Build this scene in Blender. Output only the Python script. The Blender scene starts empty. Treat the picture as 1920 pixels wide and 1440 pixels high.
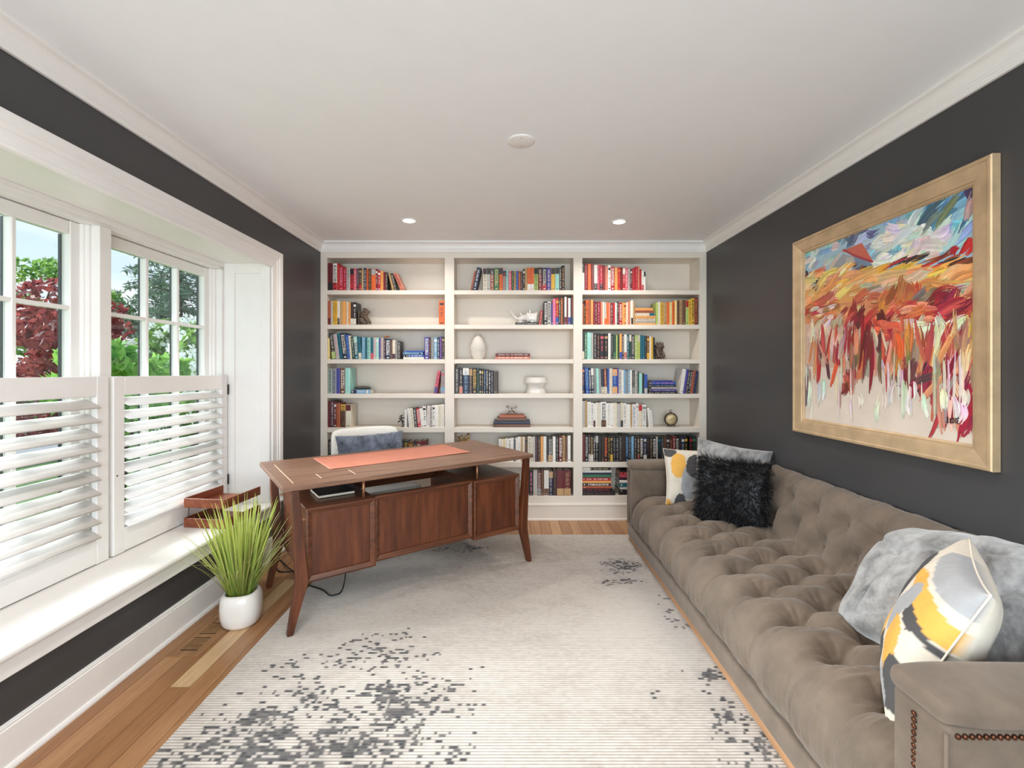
import bpy, bmesh, math, random, re
import numpy as np
from mathutils import Vector, Matrix, noise

R = random.Random(7)
SC = bpy.context.scene
COL = SC.collection
PI = math.pi

# ------------------------------------------------------------------ camera
# room: X to the right, Y away from the camera, Z up (metres)
EYE = 1.332          # camera height
BY = 4.096           # front plane of the built-in bookcase
ZC = 2.4984          # ceiling
XL, XR = -1.682, 1.795   # side walls
REAR = -1.9          # wall behind the camera
FPX = 853.333
cam_d = bpy.data.cameras.new('camera')
cam_d.lens = 16.0
cam_d.sensor_width = 36.0
cam_d.shift_x = 9.0 / 1920
cam_d.shift_y = -23.0 / 1920
cam_d.clip_start = 0.02
cam_d.clip_end = 200
cam = bpy.data.objects.new('camera', cam_d)
cam.location = (0, 0, EYE)
cam.rotation_euler = (PI / 2, 0, 0)
COL.objects.link(cam)
SC.camera = cam

# ------------------------------------------------------------------ world
W = bpy.data.worlds.new('sky')
SC.world = W
W.use_nodes = True
nt = W.node_tree
nt.nodes.clear()
wo = nt.nodes.new('ShaderNodeOutputWorld')
wb = nt.nodes.new('ShaderNodeBackground')
wb.inputs['Strength'].default_value = 0.80
tc = nt.nodes.new('ShaderNodeTexCoord')
sx = nt.nodes.new('ShaderNodeSeparateXYZ')
rp = nt.nodes.new('ShaderNodeValToRGB')
rp.color_ramp.elements[0].position = 0.0
rp.color_ramp.elements[0].color = (0.74, 0.85, 0.93, 1)
rp.color_ramp.elements[1].position = 0.55
rp.color_ramp.elements[1].color = (0.38, 0.58, 0.85, 1)
nz = nt.nodes.new('ShaderNodeTexNoise')
nz.inputs['Scale'].default_value = 3.0
nz.inputs['Detail'].default_value = 5
mp = nt.nodes.new('ShaderNodeMapping')
mp.inputs['Scale'].default_value = (1, 1, 3.2)
cr = nt.nodes.new('ShaderNodeValToRGB')
cr.color_ramp.elements[0].position = 0.45
cr.color_ramp.elements[1].position = 0.68
mx = nt.nodes.new('ShaderNodeMix')
mx.data_type = 'RGBA'
mx.inputs[7].default_value = (0.93, 0.94, 0.95, 1)
L = nt.links
L.new(tc.outputs['Generated'], sx.inputs[0])
L.new(sx.outputs['Z'], rp.inputs[0])
L.new(tc.outputs['Generated'], mp.inputs[0])
L.new(mp.outputs[0], nz.inputs['Vector'])
L.new(nz.outputs[0], cr.inputs[0])
L.new(cr.outputs[0], mx.inputs[0])
L.new(rp.outputs[0], mx.inputs[6])
L.new(mx.outputs[2], wb.inputs['Color'])
L.new(wb.outputs[0], wo.inputs[0])


def area(name, loc, rot, sx_, sy_, power, color=(1, 1, 1), portal=False, shape='RECTANGLE'):
    d = bpy.data.lights.new(name, 'AREA')
    d.shape = shape
    d.size = sx_
    if shape in ('RECTANGLE', 'ELLIPSE'):
        d.size_y = sy_
    d.energy = power
    d.color = color
    if portal:
        d.cycles.is_portal = True
    o = bpy.data.objects.new(name, d)
    o.location = loc
    o.rotation_euler = rot
    COL.objects.link(o)
    return o


# window panes of the left wall, and an added fill light at the unseen wall behind the camera
for yc in (0.835, 1.787, 2.740):
    area('window_portal', (-2.16, yc, 1.26), (0, -PI / 2, 0), 1.62, 0.90, 1, portal=True)
area('garden_door_daylight', (0.1, REAR - 0.05, 1.25), (PI / 2, 0, 0), 3.0, 2.3, 86, (0.80, 0.92, 1.0))
DOWNLIGHT_W = 6.0
SUNLAMP = bpy.data.lights.new('sun', 'SUN')
SUNLAMP.energy = 9.0
SUNLAMP.angle = math.radians(38)
SUNLAMP.color = (0.93, 0.97, 1.0)
so = bpy.data.objects.new('sun', SUNLAMP)
so.rotation_euler = Vector((0.87, -0.10, -0.46)).to_track_quat('-Z', 'Y').to_euler()
so.location = (-6, 3, 8)
COL.objects.link(so)

SC.view_settings.view_transform = 'Standard'
SC.view_settings.look = 'None'
SC.view_settings.gamma = 1
SC.view_settings.exposure = 0.77
SC.view_settings.use_curve_mapping = False
SC.cycles.use_denoising = True
SC.cycles.max_bounces = 8
SC.cycles.diffuse_bounces = 5
SC.cycles.glossy_bounces = 3
SC.cycles.transparent_max_bounces = 12
SC.cycles.caustics_reflective = False
SC.cycles.caustics_refractive = False
SC.cycles.sample_clamp_indirect = 4

# ------------------------------------------------------------------ helpers
def lin(c):
    if isinstance(c, str):
        c = [int(c[i:i + 2], 16) / 255 for i in (0, 2, 4)]
    return tuple(((v / 12.92) if v <= 0.04045 else ((v + 0.055) / 1.055) ** 2.4) for v in c[:3]) + (1.0,)


class NB:
    """small node builder"""
    def __init__(s, name):
        s.m = bpy.data.materials.new(name)
        s.m.use_nodes = True
        s.t = s.m.node_tree
        s.t.nodes.clear()
        s.out = s.n('ShaderNodeOutputMaterial')
        s.b = s.n('ShaderNodeBsdfPrincipled')
        s.l(s.b.outputs[0], s.out.inputs[0])

    def n(s, k, **kw):
        x = s.t.nodes.new(k)
        for a, v in kw.items():
            setattr(x, a, v)
        return x

    def l(s, a, b):
        s.t.links.new(a, b)

    def noise(s, scale, detail=3, vec=None, rough=0.5):
        x = s.n('ShaderNodeTexNoise')
        x.inputs['Scale'].default_value = scale
        x.inputs['Detail'].default_value = detail
        x.inputs['Roughness'].default_value = rough
        if vec is not None:
            s.l(vec, x.inputs['Vector'])
        return x.outputs[0]

    def pos(s, scale=(1, 1, 1), obj=False):
        if obj:
            t = s.n('ShaderNodeTexCoord').outputs['Object']
        else:
            t = s.n('ShaderNodeNewGeometry').outputs['Position']
        m = s.n('ShaderNodeMapping')
        m.inputs['Scale'].default_value = scale
        s.l(t, m.inputs[0])
        return m.outputs[0]

    def ramp(s, fac, stops):
        x = s.n('ShaderNodeValToRGB')
        e = x.color_ramp.elements
        while len(e) < len(stops):
            e.new(0.5)
        for el, (p, c) in zip(e, stops):
            el.position = p
            el.color = c
        s.l(fac, x.inputs[0])
        return x.outputs[0]

    def mix(s, fac, a, b, mode='MIX'):
        x = s.n('ShaderNodeMix', data_type='RGBA', blend_type=mode)
        for v, i in ((fac, 0), (a, 6), (b, 7)):
            if isinstance(v, (int, float)):
                x.inputs[i].default_value = v
            elif isinstance(v, tuple):
                x.inputs[i].default_value = v
            else:
                s.l(v, x.inputs[i])
        return x.outputs[2]

    def bump(s, h, strength=0.3, dist=0.01):
        x = s.n('ShaderNodeBump')
        x.inputs['Strength'].default_value = strength
        x.inputs['Distance'].default_value = dist
        s.l(h, x.inputs['Height'])
        s.l(x.outputs[0], s.b.inputs['Normal'])

    def set(s, **kw):
        for k, v in kw.items():
            k = k.replace('_', ' ')
            if isinstance(v, (int, float, tuple)):
                s.b.inputs[k].default_value = v
            else:
                s.l(v, s.b.inputs[k])
        return s.m


def plain(name, c, rough=0.5, metal=0.0, var=0.06, scale=9, bump=0.0, bscale=200, **kw):
    b = NB(name)
    c = lin(c)
    if var:
        n = b.noise(scale, 3, b.pos())
        lo = tuple(v * (1 - var) for v in c[:3]) + (1,)
        hi = tuple(min(1, v * (1 + var)) for v in c[:3]) + (1,)
        b.set(Base_Color=b.ramp(n, [(0.3, lo), (0.7, hi)]))
    else:
        b.set(Base_Color=c)
    b.set(Roughness=rough, Metallic=metal, **kw)
    if bump:
        b.bump(b.noise(bscale, 2, b.pos()), bump, 0.002)
    return b.m


def wood(name, c1, c2, c3, axis='x', obj=True, rough=0.38, stretch=14, scale=3.0, island=False):
    b = NB(name)
    s = {'x': (1, stretch, stretch), 'y': (stretch, 1, stretch), 'z': (stretch, stretch, 1)}[axis]
    v = b.pos(s, obj)
    oi = b.n('ShaderNodeObjectInfo')
    add = b.n('ShaderNodeVectorMath', operation='ADD')
    mul = b.n('ShaderNodeMath', operation='MULTIPLY')
    mul.inputs[1].default_value = 37.0
    b.l(oi.outputs['Random'], mul.inputs[0])
    b.l(v, add.inputs[0])
    b.l(mul.outputs[0], add.inputs[1])
    n1 = b.noise(scale, 6, add.outputs[0], 0.62)
    n2 = b.noise(scale * 7, 3, add.outputs[0], 0.6)
    col = b.ramp(n1, [(0.28, lin(c1)), (0.5, lin(c2)), (0.74, lin(c3))])
    col = b.mix(0.30, col, b.ramp(n2, [(0.35, lin(c1)), (0.65, lin(c3))]), 'MULTIPLY')
    b.set(Base_Color=col, Roughness=rough)
    b.bump(n2, 0.08, 0.002)
    return b


M = {}
M['ceiling'] = plain('ceiling_paint', (0.945, 0.945, 0.95), 0.85, var=0.01)
M['wall'] = plain('charcoal_wall_paint', (0.250, 0.245, 0.250), 0.42, var=0.05, scale=3, bump=0.05, bscale=300)
M['trim'] = plain('white_trim_paint', (0.93, 0.915, 0.90), 0.32, var=0.012)
M['case'] = plain('bookcase_paint', (0.895, 0.855, 0.805), 0.38, var=0.012)
M['shutter'] = plain('shutter_paint', (0.92, 0.905, 0.895), 0.35, var=0.01)
M['black'] = plain('black_metal', (0.09, 0.085, 0.085), 0.4, 0.3)
M['hinge'] = plain('dark_bronze', (0.22, 0.20, 0.20), 0.45, 0.6)
M['chrome'] = plain('polished_nickel', (0.80, 0.78, 0.75), 0.18, 1.0, var=0)
M['brass'] = plain('brass_dowel', (0.72, 0.52, 0.38), 0.35, 0.6)
M['gold'] = plain('gold_leaf', (0.80, 0.62, 0.36), 0.35, 0.8, var=0.2, scale=60)
M['silverframe'] = plain('champagne_frame', (0.80, 0.69, 0.55), 0.42, 0.45, var=0.13, scale=14, bump=0.12, bscale=90)
M['frameside'] = plain('champagne_frame_edge', (0.62, 0.50, 0.39), 0.45, 0.35, var=0.12, scale=20)
M['ceramic'] = plain('white_ceramic', (0.90, 0.88, 0.855), 0.25, var=0.02, Coat_Weight=0.4)
M['matteceramic'] = plain('matte_ceramic', (0.87, 0.845, 0.81), 0.7, var=0.04, scale=30, bump=0.1, bscale=120)
M['leather'] = plain('tan_leather', (0.765, 0.475, 0.385), 0.5, var=0.06, scale=12, bump=0.15, bscale=400)
M['cord'] = plain('black_rubber', (0.10, 0.11, 0.12), 0.5)
M['vinyl'] = plain('white_leather', (0.90, 0.885, 0.855), 0.4, var=0.02, bump=0.08, bscale=300)
M['bronze'] = plain('carved_stone_brown', (0.40, 0.335, 0.285), 0.75, var=0.35, scale=70, bump=0.5, bscale=160)
M['soil'] = plain('dark_soil', (0.16, 0.13, 0.10), 0.9, var=0.3, scale=90)
M['dark'] = plain('duct_dark', (0.09, 0.07, 0.055), 0.9, var=0)
M['glassdark'] = plain('glass_spacer', (0.16, 0.18, 0.19), 0.4, var=0)
b = wood('walnut', '4a2a1a', '6d3f27', '8a5436', 'x', True, 0.34); M['walnut'] = b.m
b = wood('walnut_upright', '4a2818', '6a3820', '854c2e', 'z', True, 0.36, stretch=9, scale=2.4); M['walnut_v'] = b.m
b = wood('walnut_top', '664b3b', '8a6753', 'a8836c', 'x', True, 0.40, stretch=16); M['walnut_top'] = b.m
b = wood('cherry_tray', '6e3420', '8c4a2e', 'a4623f', 'y', True, 0.4); M['cherry'] = b.m
b = wood('pale_oak_plinth', '9a7350', 'b98f69', 'c9a17c', 'y', True, 0.5); M['oakplinth'] = b.m
b = wood('oak_register', '8f6844', 'ab8158', 'bb946b', 'y', True, 0.5); M['oakreg'] = b.m

# floor planks: one material, tone varies from plank to plank
b = NB('oak_plank')
v = b.pos((16, 1.0, 16))
oi = b.n('ShaderNodeObjectInfo')
mul = b.n('ShaderNodeMath', operation='MULTIPLY'); mul.inputs[1].default_value = 53.0
b.l(oi.outputs['Random'], mul.inputs[0])
add = b.n('ShaderNodeVectorMath', operation='ADD')
b.l(v, add.inputs[0]); b.l(mul.outputs[0], add.inputs[1])
n1 = b.noise(2.2, 6, add.outputs[0], 0.6)
n2 = b.noise(14, 3, add.outputs[0], 0.6)
base = b.ramp(oi.outputs['Color'], [(0.0, lin('a67a54')), (0.45, lin('bb8e66')), (0.80, lin('c89f76')), (1.0, lin('dfc09a'))])
col = b.mix(0.55, base, b.ramp(n1, [(0.25, lin('b08a68')), (0.6, lin('f4ead8'))]), 'MULTIPLY')
col = b.mix(0.25, col, b.ramp(n2, [(0.3, lin('a08060')), (0.6, lin('ffffff'))]), 'MULTIPLY')
b.set(Base_Color=col, Roughness=0.36)
b.bump(n2, 0.05, 0.002)
M['plank'] = b.m

# object-colour materials (books: cover, print)
def objcol(name, rough):
    b = NB(name)
    oi = b.n('ShaderNodeObjectInfo')
    n = b.noise(60, 2, b.pos())
    b.set(Base_Color=b.mix(0.35, oi.outputs['Color'], b.ramp(n, [(0.3, (0.62, 0.62, 0.62, 1)), (0.7, (1, 1, 1, 1))]), 'MULTIPLY'), Roughness=rough)
    return b.m
M['cover'] = objcol('book_cover', 0.42)
M['print'] = objcol('spine_print', 0.45)
b = NB('book_pages')
n = b.noise(500, 2, b.pos())
b.set(Base_Color=b.ramp(n, [(0.3, lin('cfc2a8')), (0.7, lin('efe7d6'))]), Roughness=0.9)
M['pages'] = b.m

# velvet
def velvet(name, c, sheen, var=0.35, scale=5, rough=0.75, stint=(1, 0.96, 0.92, 1)):
    b = NB(name)
    n = b.noise(scale, 5, b.pos(), 0.65)
    n2 = b.noise(scale * 9, 3, b.pos())
    c = lin(c)
    lo = tuple(x * (1 - var) for x in c[:3]) + (1,)
    hi = tuple(min(1, x * (1 + var)) for x in c[:3]) + (1,)
    b.set(Base_Color=b.ramp(n, [(0.3, lo), (0.7, hi)]), Roughness=rough, Sheen_Weight=sheen, Sheen_Roughness=0.5, Sheen_Tint=stint)
    b.b.inputs['Specular IOR Level'].default_value = 0.2
    b.bump(n2, 0.12, 0.004)
    return b.m
M['velvet'] = velvet('taupe_velvet', (0.415, 0.36, 0.312), 0.22, 0.26, 7)
M['greyvelvet'] = velvet('silver_velvet', (0.56, 0.555, 0.555), 0.6, 0.62, 13, 0.5, (1, 1, 1, 1))
M['bluefur'] = velvet('slate_plush', (0.40, 0.425, 0.48), 0.4, 0.75, 14, 0.8, (0.9, 0.95, 1, 1))
b = NB('black_fur')
b.set(Base_Color=lin((0.085, 0.085, 0.095)), Roughness=0.42)
M['fur'] = b.m


def attr_mat(name, rough=0.7, bump=0, bscale=300, sheen=0.0):
    b = NB(name)
    a = b.n('ShaderNodeAttribute')
    a.attribute_name = 'tint'
    n = b.noise(40, 3, b.pos())
    b.set(Base_Color=b.mix(0.25, a.outputs['Color'], b.ramp(n, [(0.3, (0.7, 0.7, 0.7, 1)), (0.7, (1, 1, 1, 1))]), 'MULTIPLY'), Roughness=rough, Sheen_Weight=sheen)
    if bump:
        b.bump(b.noise(bscale, 2, b.pos()), bump, 0.002)
    return b.m
M['ikat'] = attr_mat('ikat_cotton', 0.85, 0.15, 500)
M['paint'] = attr_mat('oil_paint', 0.38, 0.35, 140)
M['rug'] = attr_mat('woven_wool', 0.95, 0.3, 420, 0.15)
M['blade'] = attr_mat('grass_blade', 0.5)

# clear window glass
b = NB('window_glass')
b.t.nodes.remove(b.b)
tr = b.n('ShaderNodeBsdfTransparent'); tr.inputs[0].default_value = (0.96, 0.98, 0.97, 1)
gl = b.n('ShaderNodeBsdfGlossy'); gl.inputs['Roughness'].default_value = 0.02
lw_ = b.n('ShaderNodeLayerWeight'); lw_.inputs[0].default_value = 0.5
pw_ = b.n('ShaderNodeMath', operation='POWER'); pw_.inputs[1].default_value = 5
b.l(lw_.outputs['Facing'], pw_.inputs[0])
fr = b.n('ShaderNodeMath', operation='MULTIPLY_ADD'); fr.inputs[1].default_value = 0.6; fr.inputs[2].default_value = 0.03
b.l(pw_.outputs[0], fr.inputs[0])
ms = b.n('ShaderNodeMixShader')
b.l(fr.outputs[0], ms.inputs[0]); b.l(tr.outputs[0], ms.inputs[1]); b.l(gl.outputs[0], ms.inputs[2])
b.l(ms.outputs[0], b.out.inputs[0])
M['glass'] = b.m

b = NB('lamp_lens')
b.set(Base_Color=(1, 1, 1, 1), Emission_Color=(1, 0.93, 0.84, 1), Emission_Strength=9.0)
M['lens'] = b.m


def link(o, parent=None):
    COL.objects.link(o)
    if parent is not None:
        o.parent = parent
    return o


def mesh_obj(name, verts, faces, mat, parent=None, smooth=False, tint=None):
    me = bpy.data.meshes.new(name)
    me.from_pydata([tuple(v) for v in verts], [], [tuple(f) for f in faces])
    me.update()
    if mat is not None:
        me.materials.append(M[mat] if isinstance(mat, str) else mat)
    if smooth:
        me.shade_smooth()
    if tint is not None:
        ca = me.color_attributes.new('tint', 'FLOAT_COLOR', 'POINT')
        ca.data.foreach_set('color', np.asarray(tint, dtype=np.float32).ravel())
    return link(bpy.data.objects.new(name, me), parent)


def bm_obj(name, bm, mat, parent=None, smooth=False):
    me = bpy.data.meshes.new(name)
    bm.normal_update()
    bm.to_mesh(me)
    bm.free()
    if mat is not None:
        me.materials.append(M[mat] if isinstance(mat, str) else mat)
    if smooth:
        me.shade_smooth()
    return link(bpy.data.objects.new(name, me), parent)


def add_box(bm, x0, x1, y0, y1, z0, z1, bev=0.0, seg=1):
    r = bmesh.ops.create_cube(bm, size=1)
    vs = r['verts']
    for v in vs:
        v.co = Vector(((x0 + x1) / 2 + v.co.x * (x1 - x0), (y0 + y1) / 2 + v.co.y * (y1 - y0), (z0 + z1) / 2 + v.co.z * (z1 - z0)))
    if bev > 0:
        es = list({e for v in vs for e in v.link_edges})
        bmesh.ops.bevel(bm, geom=es, offset=bev, segments=seg, profile=0.5, affect='EDGES')


def box(name, x0, x1, y0, y1, z0, z1, mat, parent=None, bev=0.002, seg=1, smooth=False):
    bm = bmesh.new()
    add_box(bm, x0, x1, y0, y1, z0, z1, bev, seg)
    return bm_obj(name, bm, mat, parent, smooth)


def boxes(name, lst, mat, parent=None, bev=0.002):
    bm = bmesh.new()
    for t in lst:
        add_box(bm, *t, bev)
    return bm_obj(name, bm, mat, parent)


def lathe(name, prof, mat, parent=None, n=40, loc=(0, 0, 0), smooth=True, fn=None, ring=False):
    vs, fs = [], []
    m = len(prof)
    for i in range(n):
        a = 2 * PI * i / n
        for (r, z) in prof:
            rr = r * (fn(a, z) if fn else 1)
            vs.append((loc[0] + rr * math.cos(a), loc[1] + rr * math.sin(a), loc[2] + z))
    for i in range(n):
        j = (i + 1) % n
        for k in range(m - 1):
            fs.append((i * m + k, j * m + k, j * m + k + 1, i * m + k + 1))
    if ring:
        for i in range(n):
            j = (i + 1) % n
            fs.append((i * m + m - 1, j * m + m - 1, j * m, i * m))
    if prof[0][0] > 1e-5 and not ring:
        fs.append([i * m for i in range(n)][::-1])
    if prof[-1][0] > 1e-5 and not ring:
        fs.append([i * m + m - 1 for i in range(n)])
    o = mesh_obj(name, vs, fs, mat, parent, smooth)
    return o


def tube_data(pts, rad, n=8):
    pts = [Vector(p) for p in pts]
    rs = rad if isinstance(rad, (list, tuple)) else [rad] * len(pts)
    vs, fs = [], []
    for i, p in enumerate(pts):
        t = (pts[min(i + 1, len(pts) - 1)] - pts[max(i - 1, 0)]).normalized()
        up = Vector((0, 0, 1)) if abs(t.z) < 0.9 else Vector((1, 0, 0))
        a = t.cross(up).normalized()
        c = a.cross(t)
        for k in range(n):
            q = 2 * PI * k / n
            vs.append(p + (a * math.cos(q) + c * math.sin(q)) * rs[i])
    for i in range(len(pts) - 1):
        for k in range(n):
            k2 = (k + 1) % n
            fs.append((i * n + k, i * n + k2, (i + 1) * n + k2, (i + 1) * n + k))
    fs.append(tuple(range(n))[::-1])
    fs.append(tuple((len(pts) - 1) * n + k for k in range(n)))
    return vs, fs


def tube(name, pts, rad, mat, parent=None, n=8):
    vs, fs = tube_data(pts, rad, n)
    return mesh_obj(name, vs, fs, mat, parent, True)


def smooth_path(pts, sub=6):
    out = []
    P = [Vector(p) for p in pts]
    for i in range(len(P) - 1):
        p0, p1, p2, p3 = P[max(i - 1, 0)], P[i], P[i + 1], P[min(i + 2, len(P) - 1)]
        for s in range(sub):
            t = s / sub
            out.append(0.5 * ((2 * p1) + (-p0 + p2) * t + (2 * p0 - 5 * p1 + 4 * p2 - p3) * t * t + (-p0 + 3 * p1 - 3 * p2 + p3) * t ** 3))
    out.append(P[-1])
    return out


def sweep(name, prof, f0, f1, mat, parent=None, smooth=False):
    """extrude a 2D profile between two placements f0(p, z), f1(p, z) -> xyz"""
    n = len(prof)
    vs = [f0(*p) for p in prof] + [f1(*p) for p in prof]
    fs = [(i, (i + 1) % n, n + (i + 1) % n, n + i) for i in range(n)]
    fs += [tuple(range(n))[::-1], tuple(range(n, 2 * n))]
    o = mesh_obj(name, vs, fs, mat, parent, smooth)
    bm = bmesh.new(); bm.from_mesh(o.data)
    bmesh.ops.recalc_face_normals(bm, faces=bm.faces[:])
    bm.to_mesh(o.data); bm.free()
    return o


def thing(name, label, cat, loc=(0, 0, 0), rotz=0.0, group=None):
    o = bpy.data.objects.new(name, None)
    o.empty_display_size = 0.05
    COL.objects.link(o)
    o.location = loc
    o.rotation_euler = (0, 0, rotz)
    return tag(o, label, cat, group)


def tag(o, label, cat, group=None):
    o['label'] = label
    o['category'] = cat
    if group:
        o['group'] = group
    return o


def struct(o, label, cat='room part'):
    o['kind'] = 'structure'
    o['label'] = label
    o['category'] = cat
    return o


def bx(x):   # bookcase front plane: photo column -> X
    return (x - 951.0) * 0.0048


def bz(y):   # bookcase front plane: photo row -> Z
    return EYE - (y - 697.0) * 0.0048

# ================================================================== SETTING
BACK = BY + 0.245
# ---- floor: slab and oak planks
floor = struct(box('floor', XL - 0.02, XR + 0.02, REAR, BACK + 0.03, -0.06, -0.016, 'dark', bev=0), 'oak plank floor running towards the bookcase', 'floor')
bm = bmesh.new()
add_box(bm, -0.5, 0.5, -0.5, 0.5, -0.016, 0.0, 0)
for v_ in bm.verts:
    if v_.co.z > -0.001:
        v_.co.x *= 0.975; v_.co.y *= 0.9985
me = bpy.data.meshes.new('plank'); bm.to_mesh(me); bm.free()
me.materials.append(M['plank'])
PW = 0.0855
rr = random.Random(3)
k = 0
x = XL
while x < XR - 0.005:
    w = min(PW, XR - x)
    y = 0.15 - rr.random() * 1.2
    first = True
    if k == 3:
        cuts = [0.2, 1.30, 1.923, 2.92, 4.09]
    else:
        cuts = [y]
        while cuts[-1] < BY - 0.5:
            cuts.append(cuts[-1] + rr.uniform(0.9, 1.9))
        cuts[-1] = BY - 0.005
    for a, c in zip(cuts[:-1], cuts[1:]):
        o = link(bpy.data.objects.new('plank', me), floor)
        o.location = (x + w / 2, (a + c) / 2, 0)
        o.scale = (w, c - a, 1)
        tn_ = 1.0 if (k == 3 and abs(a - 1.923) < 0.01) else rr.random() ** 1.2 * 0.85
        o.color = (tn_, tn_, tn_, 1)
    x += PW
    k += 1
box('subfloor_strip', XL, XR, REAR, 0.15, -0.016, -0.001, 'plank', floor, 0)

# ---- ceiling and walls
struct(box('ceiling', XL - 0.6, XR + 0.1, REAR - 0.1, BACK + 0.1, ZC, ZC + 0.08, 'ceiling', bev=0), 'smooth white painted ceiling', 'ceiling')
OY0, OY1, OZ0, OZ1 = 0.33, 3.225, 0.384, 2.105       # window recess opening
struct(boxes('wall_left', [
    (-2.2, XL, REAR, OY0, 0, ZC), (-2.2, XL, OY1, BACK + 0.05, 0, ZC),
    (-2.2, XL, OY0, OY1, 0, OZ0), (-2.2, XL, OY0, OY1, OZ1, ZC)], 'wall', bev=0),
    'charcoal painted wall around the deep window recess', 'wall')
struct(box('wall_right', XR, XR + 0.12, REAR, BACK + 0.05, 0, ZC, 'wall', bev=0), 'charcoal painted wall behind the sofa', 'wall')
struct(box('wall_back', XL, XR, BACK, BACK + 0.05, 0, ZC, 'wall', bev=0), 'wall behind the built-in bookcase', 'wall')
struct(boxes('wall_front', [(XL, -1.45, REAR, REAR + 0.1, 0, ZC), (1.62, XR, REAR, REAR + 0.1, 0, ZC), (-1.45, 1.62, REAR, REAR + 0.1, 2.4, ZC)], 'wall', bev=0),  # opening made up to let the rear fill light in
       'charcoal wall with wide garden door opening behind the viewer', 'wall')

# ---- crown moulding
crown = [(0.0, -0.0936), (0.012, -0.0936), (0.0125, -0.081), (0.0155, -0.078), (0.0165, -0.074), (0.0155, -0.070), (0.018, -0.068)]
for i in range(9):
    a = i / 8 * PI / 2
    crown.append((0.019 + 0.032 * (1 - math.cos(a)), -0.066 + 0.048 * math.sin(a)))
crown += [(0.0535, -0.0165), (0.0585, -0.0155), (0.0595, -0.011), (0.0595, -0.0008), (0.0, -0.0008)]
struct(sweep('trim_1', crown, lambda p, z: (XL + p, REAR + 0.1, ZC + z), lambda p, z: (XL + p, BY - p, ZC + z), 'trim'), 'white crown moulding along the window wall', 'moulding')
struct(sweep('trim_2', crown, lambda p, z: (XR - p, REAR + 0.1, ZC + z), lambda p, z: (XR - p, BY - p, ZC + z), 'trim'), 'white crown moulding along the sofa wall', 'moulding')
struct(sweep('trim_3', crown, lambda p, z: (XL + p, BY - p, ZC + z), lambda p, z: (XR - p, BY - p, ZC + z), 'trim'), 'white crown moulding above the bookcase', 'moulding')

# ---- baseboards (with cap bead and shoe)
base_p = [(0, 0), (0.026, 0), (0.026, 0.008), (0.021, 0.016), (0.0135, 0.019), (0.0135, 0.138), (0.010, 0.140), (0.010, 0.143), (0.012, 0.147), (0.010, 0.152), (0.0, 0.155)]
struct(sweep('baseboard_left', base_p, lambda p, z: (XL + p, REAR + 0.1, z), lambda p, z: (XL + p, BY, z), 'trim'), 'tall white baseboard under the window seat', 'baseboard')
struct(sweep('baseboard_right', base_p, lambda p, z: (XR - p, REAR + 0.1, z), lambda p, z: (XR - p, BY, z), 'trim'), 'tall white baseboard behind the sofa', 'baseboard')

# ---- window seat: sill board, apron, casing, reveal linings
WX = -2.0
nose = [(WX, 0.384), (-1.646, 0.384), (-1.640, 0.388), (-1.6385, 0.395), (-1.640, 0.402), (-1.646, 0.406), (WX, 0.406)]
struct(sweep('trim_4', nose, lambda p, z: (p, 0.20, z), lambda p, z: (p, 3.362, z), 'trim'), 'white window seat board below the shutters', 'window sill')
apr = [(XL, 0.312), (-1.664, 0.312), (-1.662, 0.315), (-1.662, 0.372), (-1.656, 0.378), (-1.654, 0.384), (XL, 0.384)]
struct(sweep('trim_5', apr, lambda p, z: (p, 0.22, z), lambda p, z: (p, 3.345, z), 'trim'), 'white apron moulding under the window seat', 'moulding')
# casing profile: q = distance from the opening edge outwards, t = thickness off the wall
cas = [(-0.012, 0), (-0.012, 0.006), (-0.006, 0.016), (0.004, 0.016), (0.006, 0.011), (0.012, 0.014), (0.050, 0.015), (0.052, 0.019), (0.072, 0.021), (0.074, 0.026), (0.106, 0.029), (0.112, 0.029), (0.112, 0)]
cy, cz = 3.245, 2.0855
ny = 0.31
struct(sweep('trim_6', cas, lambda q, t: (XL + t, cy + q, 0.406), lambda q, t: (XL + t, cy + q, cz + q), 'trim'), 'white stepped casing at the far side of the window', 'casing')
struct(sweep('trim_7', cas, lambda q, t: (XL + t, ny - q, cz + q), lambda q, t: (XL + t, cy + q, cz + q), 'trim'), 'white stepped casing above the windows', 'casing')
struct(sweep('trim_8', cas, lambda q, t: (XL + t, ny - q, 0.406), lambda q, t: (XL + t, ny - q, cz + q), 'trim'), 'white stepped casing at the near side of the window', 'casing')
ztop = 2.098
# far reveal lining: framed panel
Yr = 3.217
rv = struct(boxes('trim_9', [(-2.14, XL + 0.004, Yr + 0.008, OY1 - 0.0005, 0.406, ztop + 0.007),
                            (-2.0, -1.925, Yr - 0.006, Yr + 0.008, 0.406, ztop), (-1.741, XL + 0.004, Yr - 0.006, Yr + 0.008, 0.406, ztop),
                            (-1.925, -1.741, Yr - 0.006, Yr + 0.008, 2.027, ztop), (-1.925, -1.741, Yr - 0.006, Yr + 0.008, 0.406, 0.49)], 'trim', bev=0.0025),
            'white panelled reveal at the far end of the window recess', 'window reveal')
struct(box('trim_10', -2.14, XL + 0.004, OY0 + 0.0005, OY0 + 0.012, 0.406, ztop, 'trim'), 'white reveal at the near end of the window recess', 'window reveal')
struct(boxes('trim_11', [(-2.14, XL + 0.004, OY0, OY1, ztop, OZ1 - 0.0005), (-2.03, -1.995, OY0, OY1, 2.080, ztop), (-2.06, -1.995, OY0, OY1, 2.070, 2.082), (-2.14, -2.01, OY0, OY1, 2.050, 2.072)], 'trim', bev=0.002),
       'white soffit and head trim above the windows', 'window reveal')
struct(box('trim_12', -2.2, WX, OY0, OY1, 0.386, 0.440, 'trim'), 'white inner sill behind the shutters', 'window sill')

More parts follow.
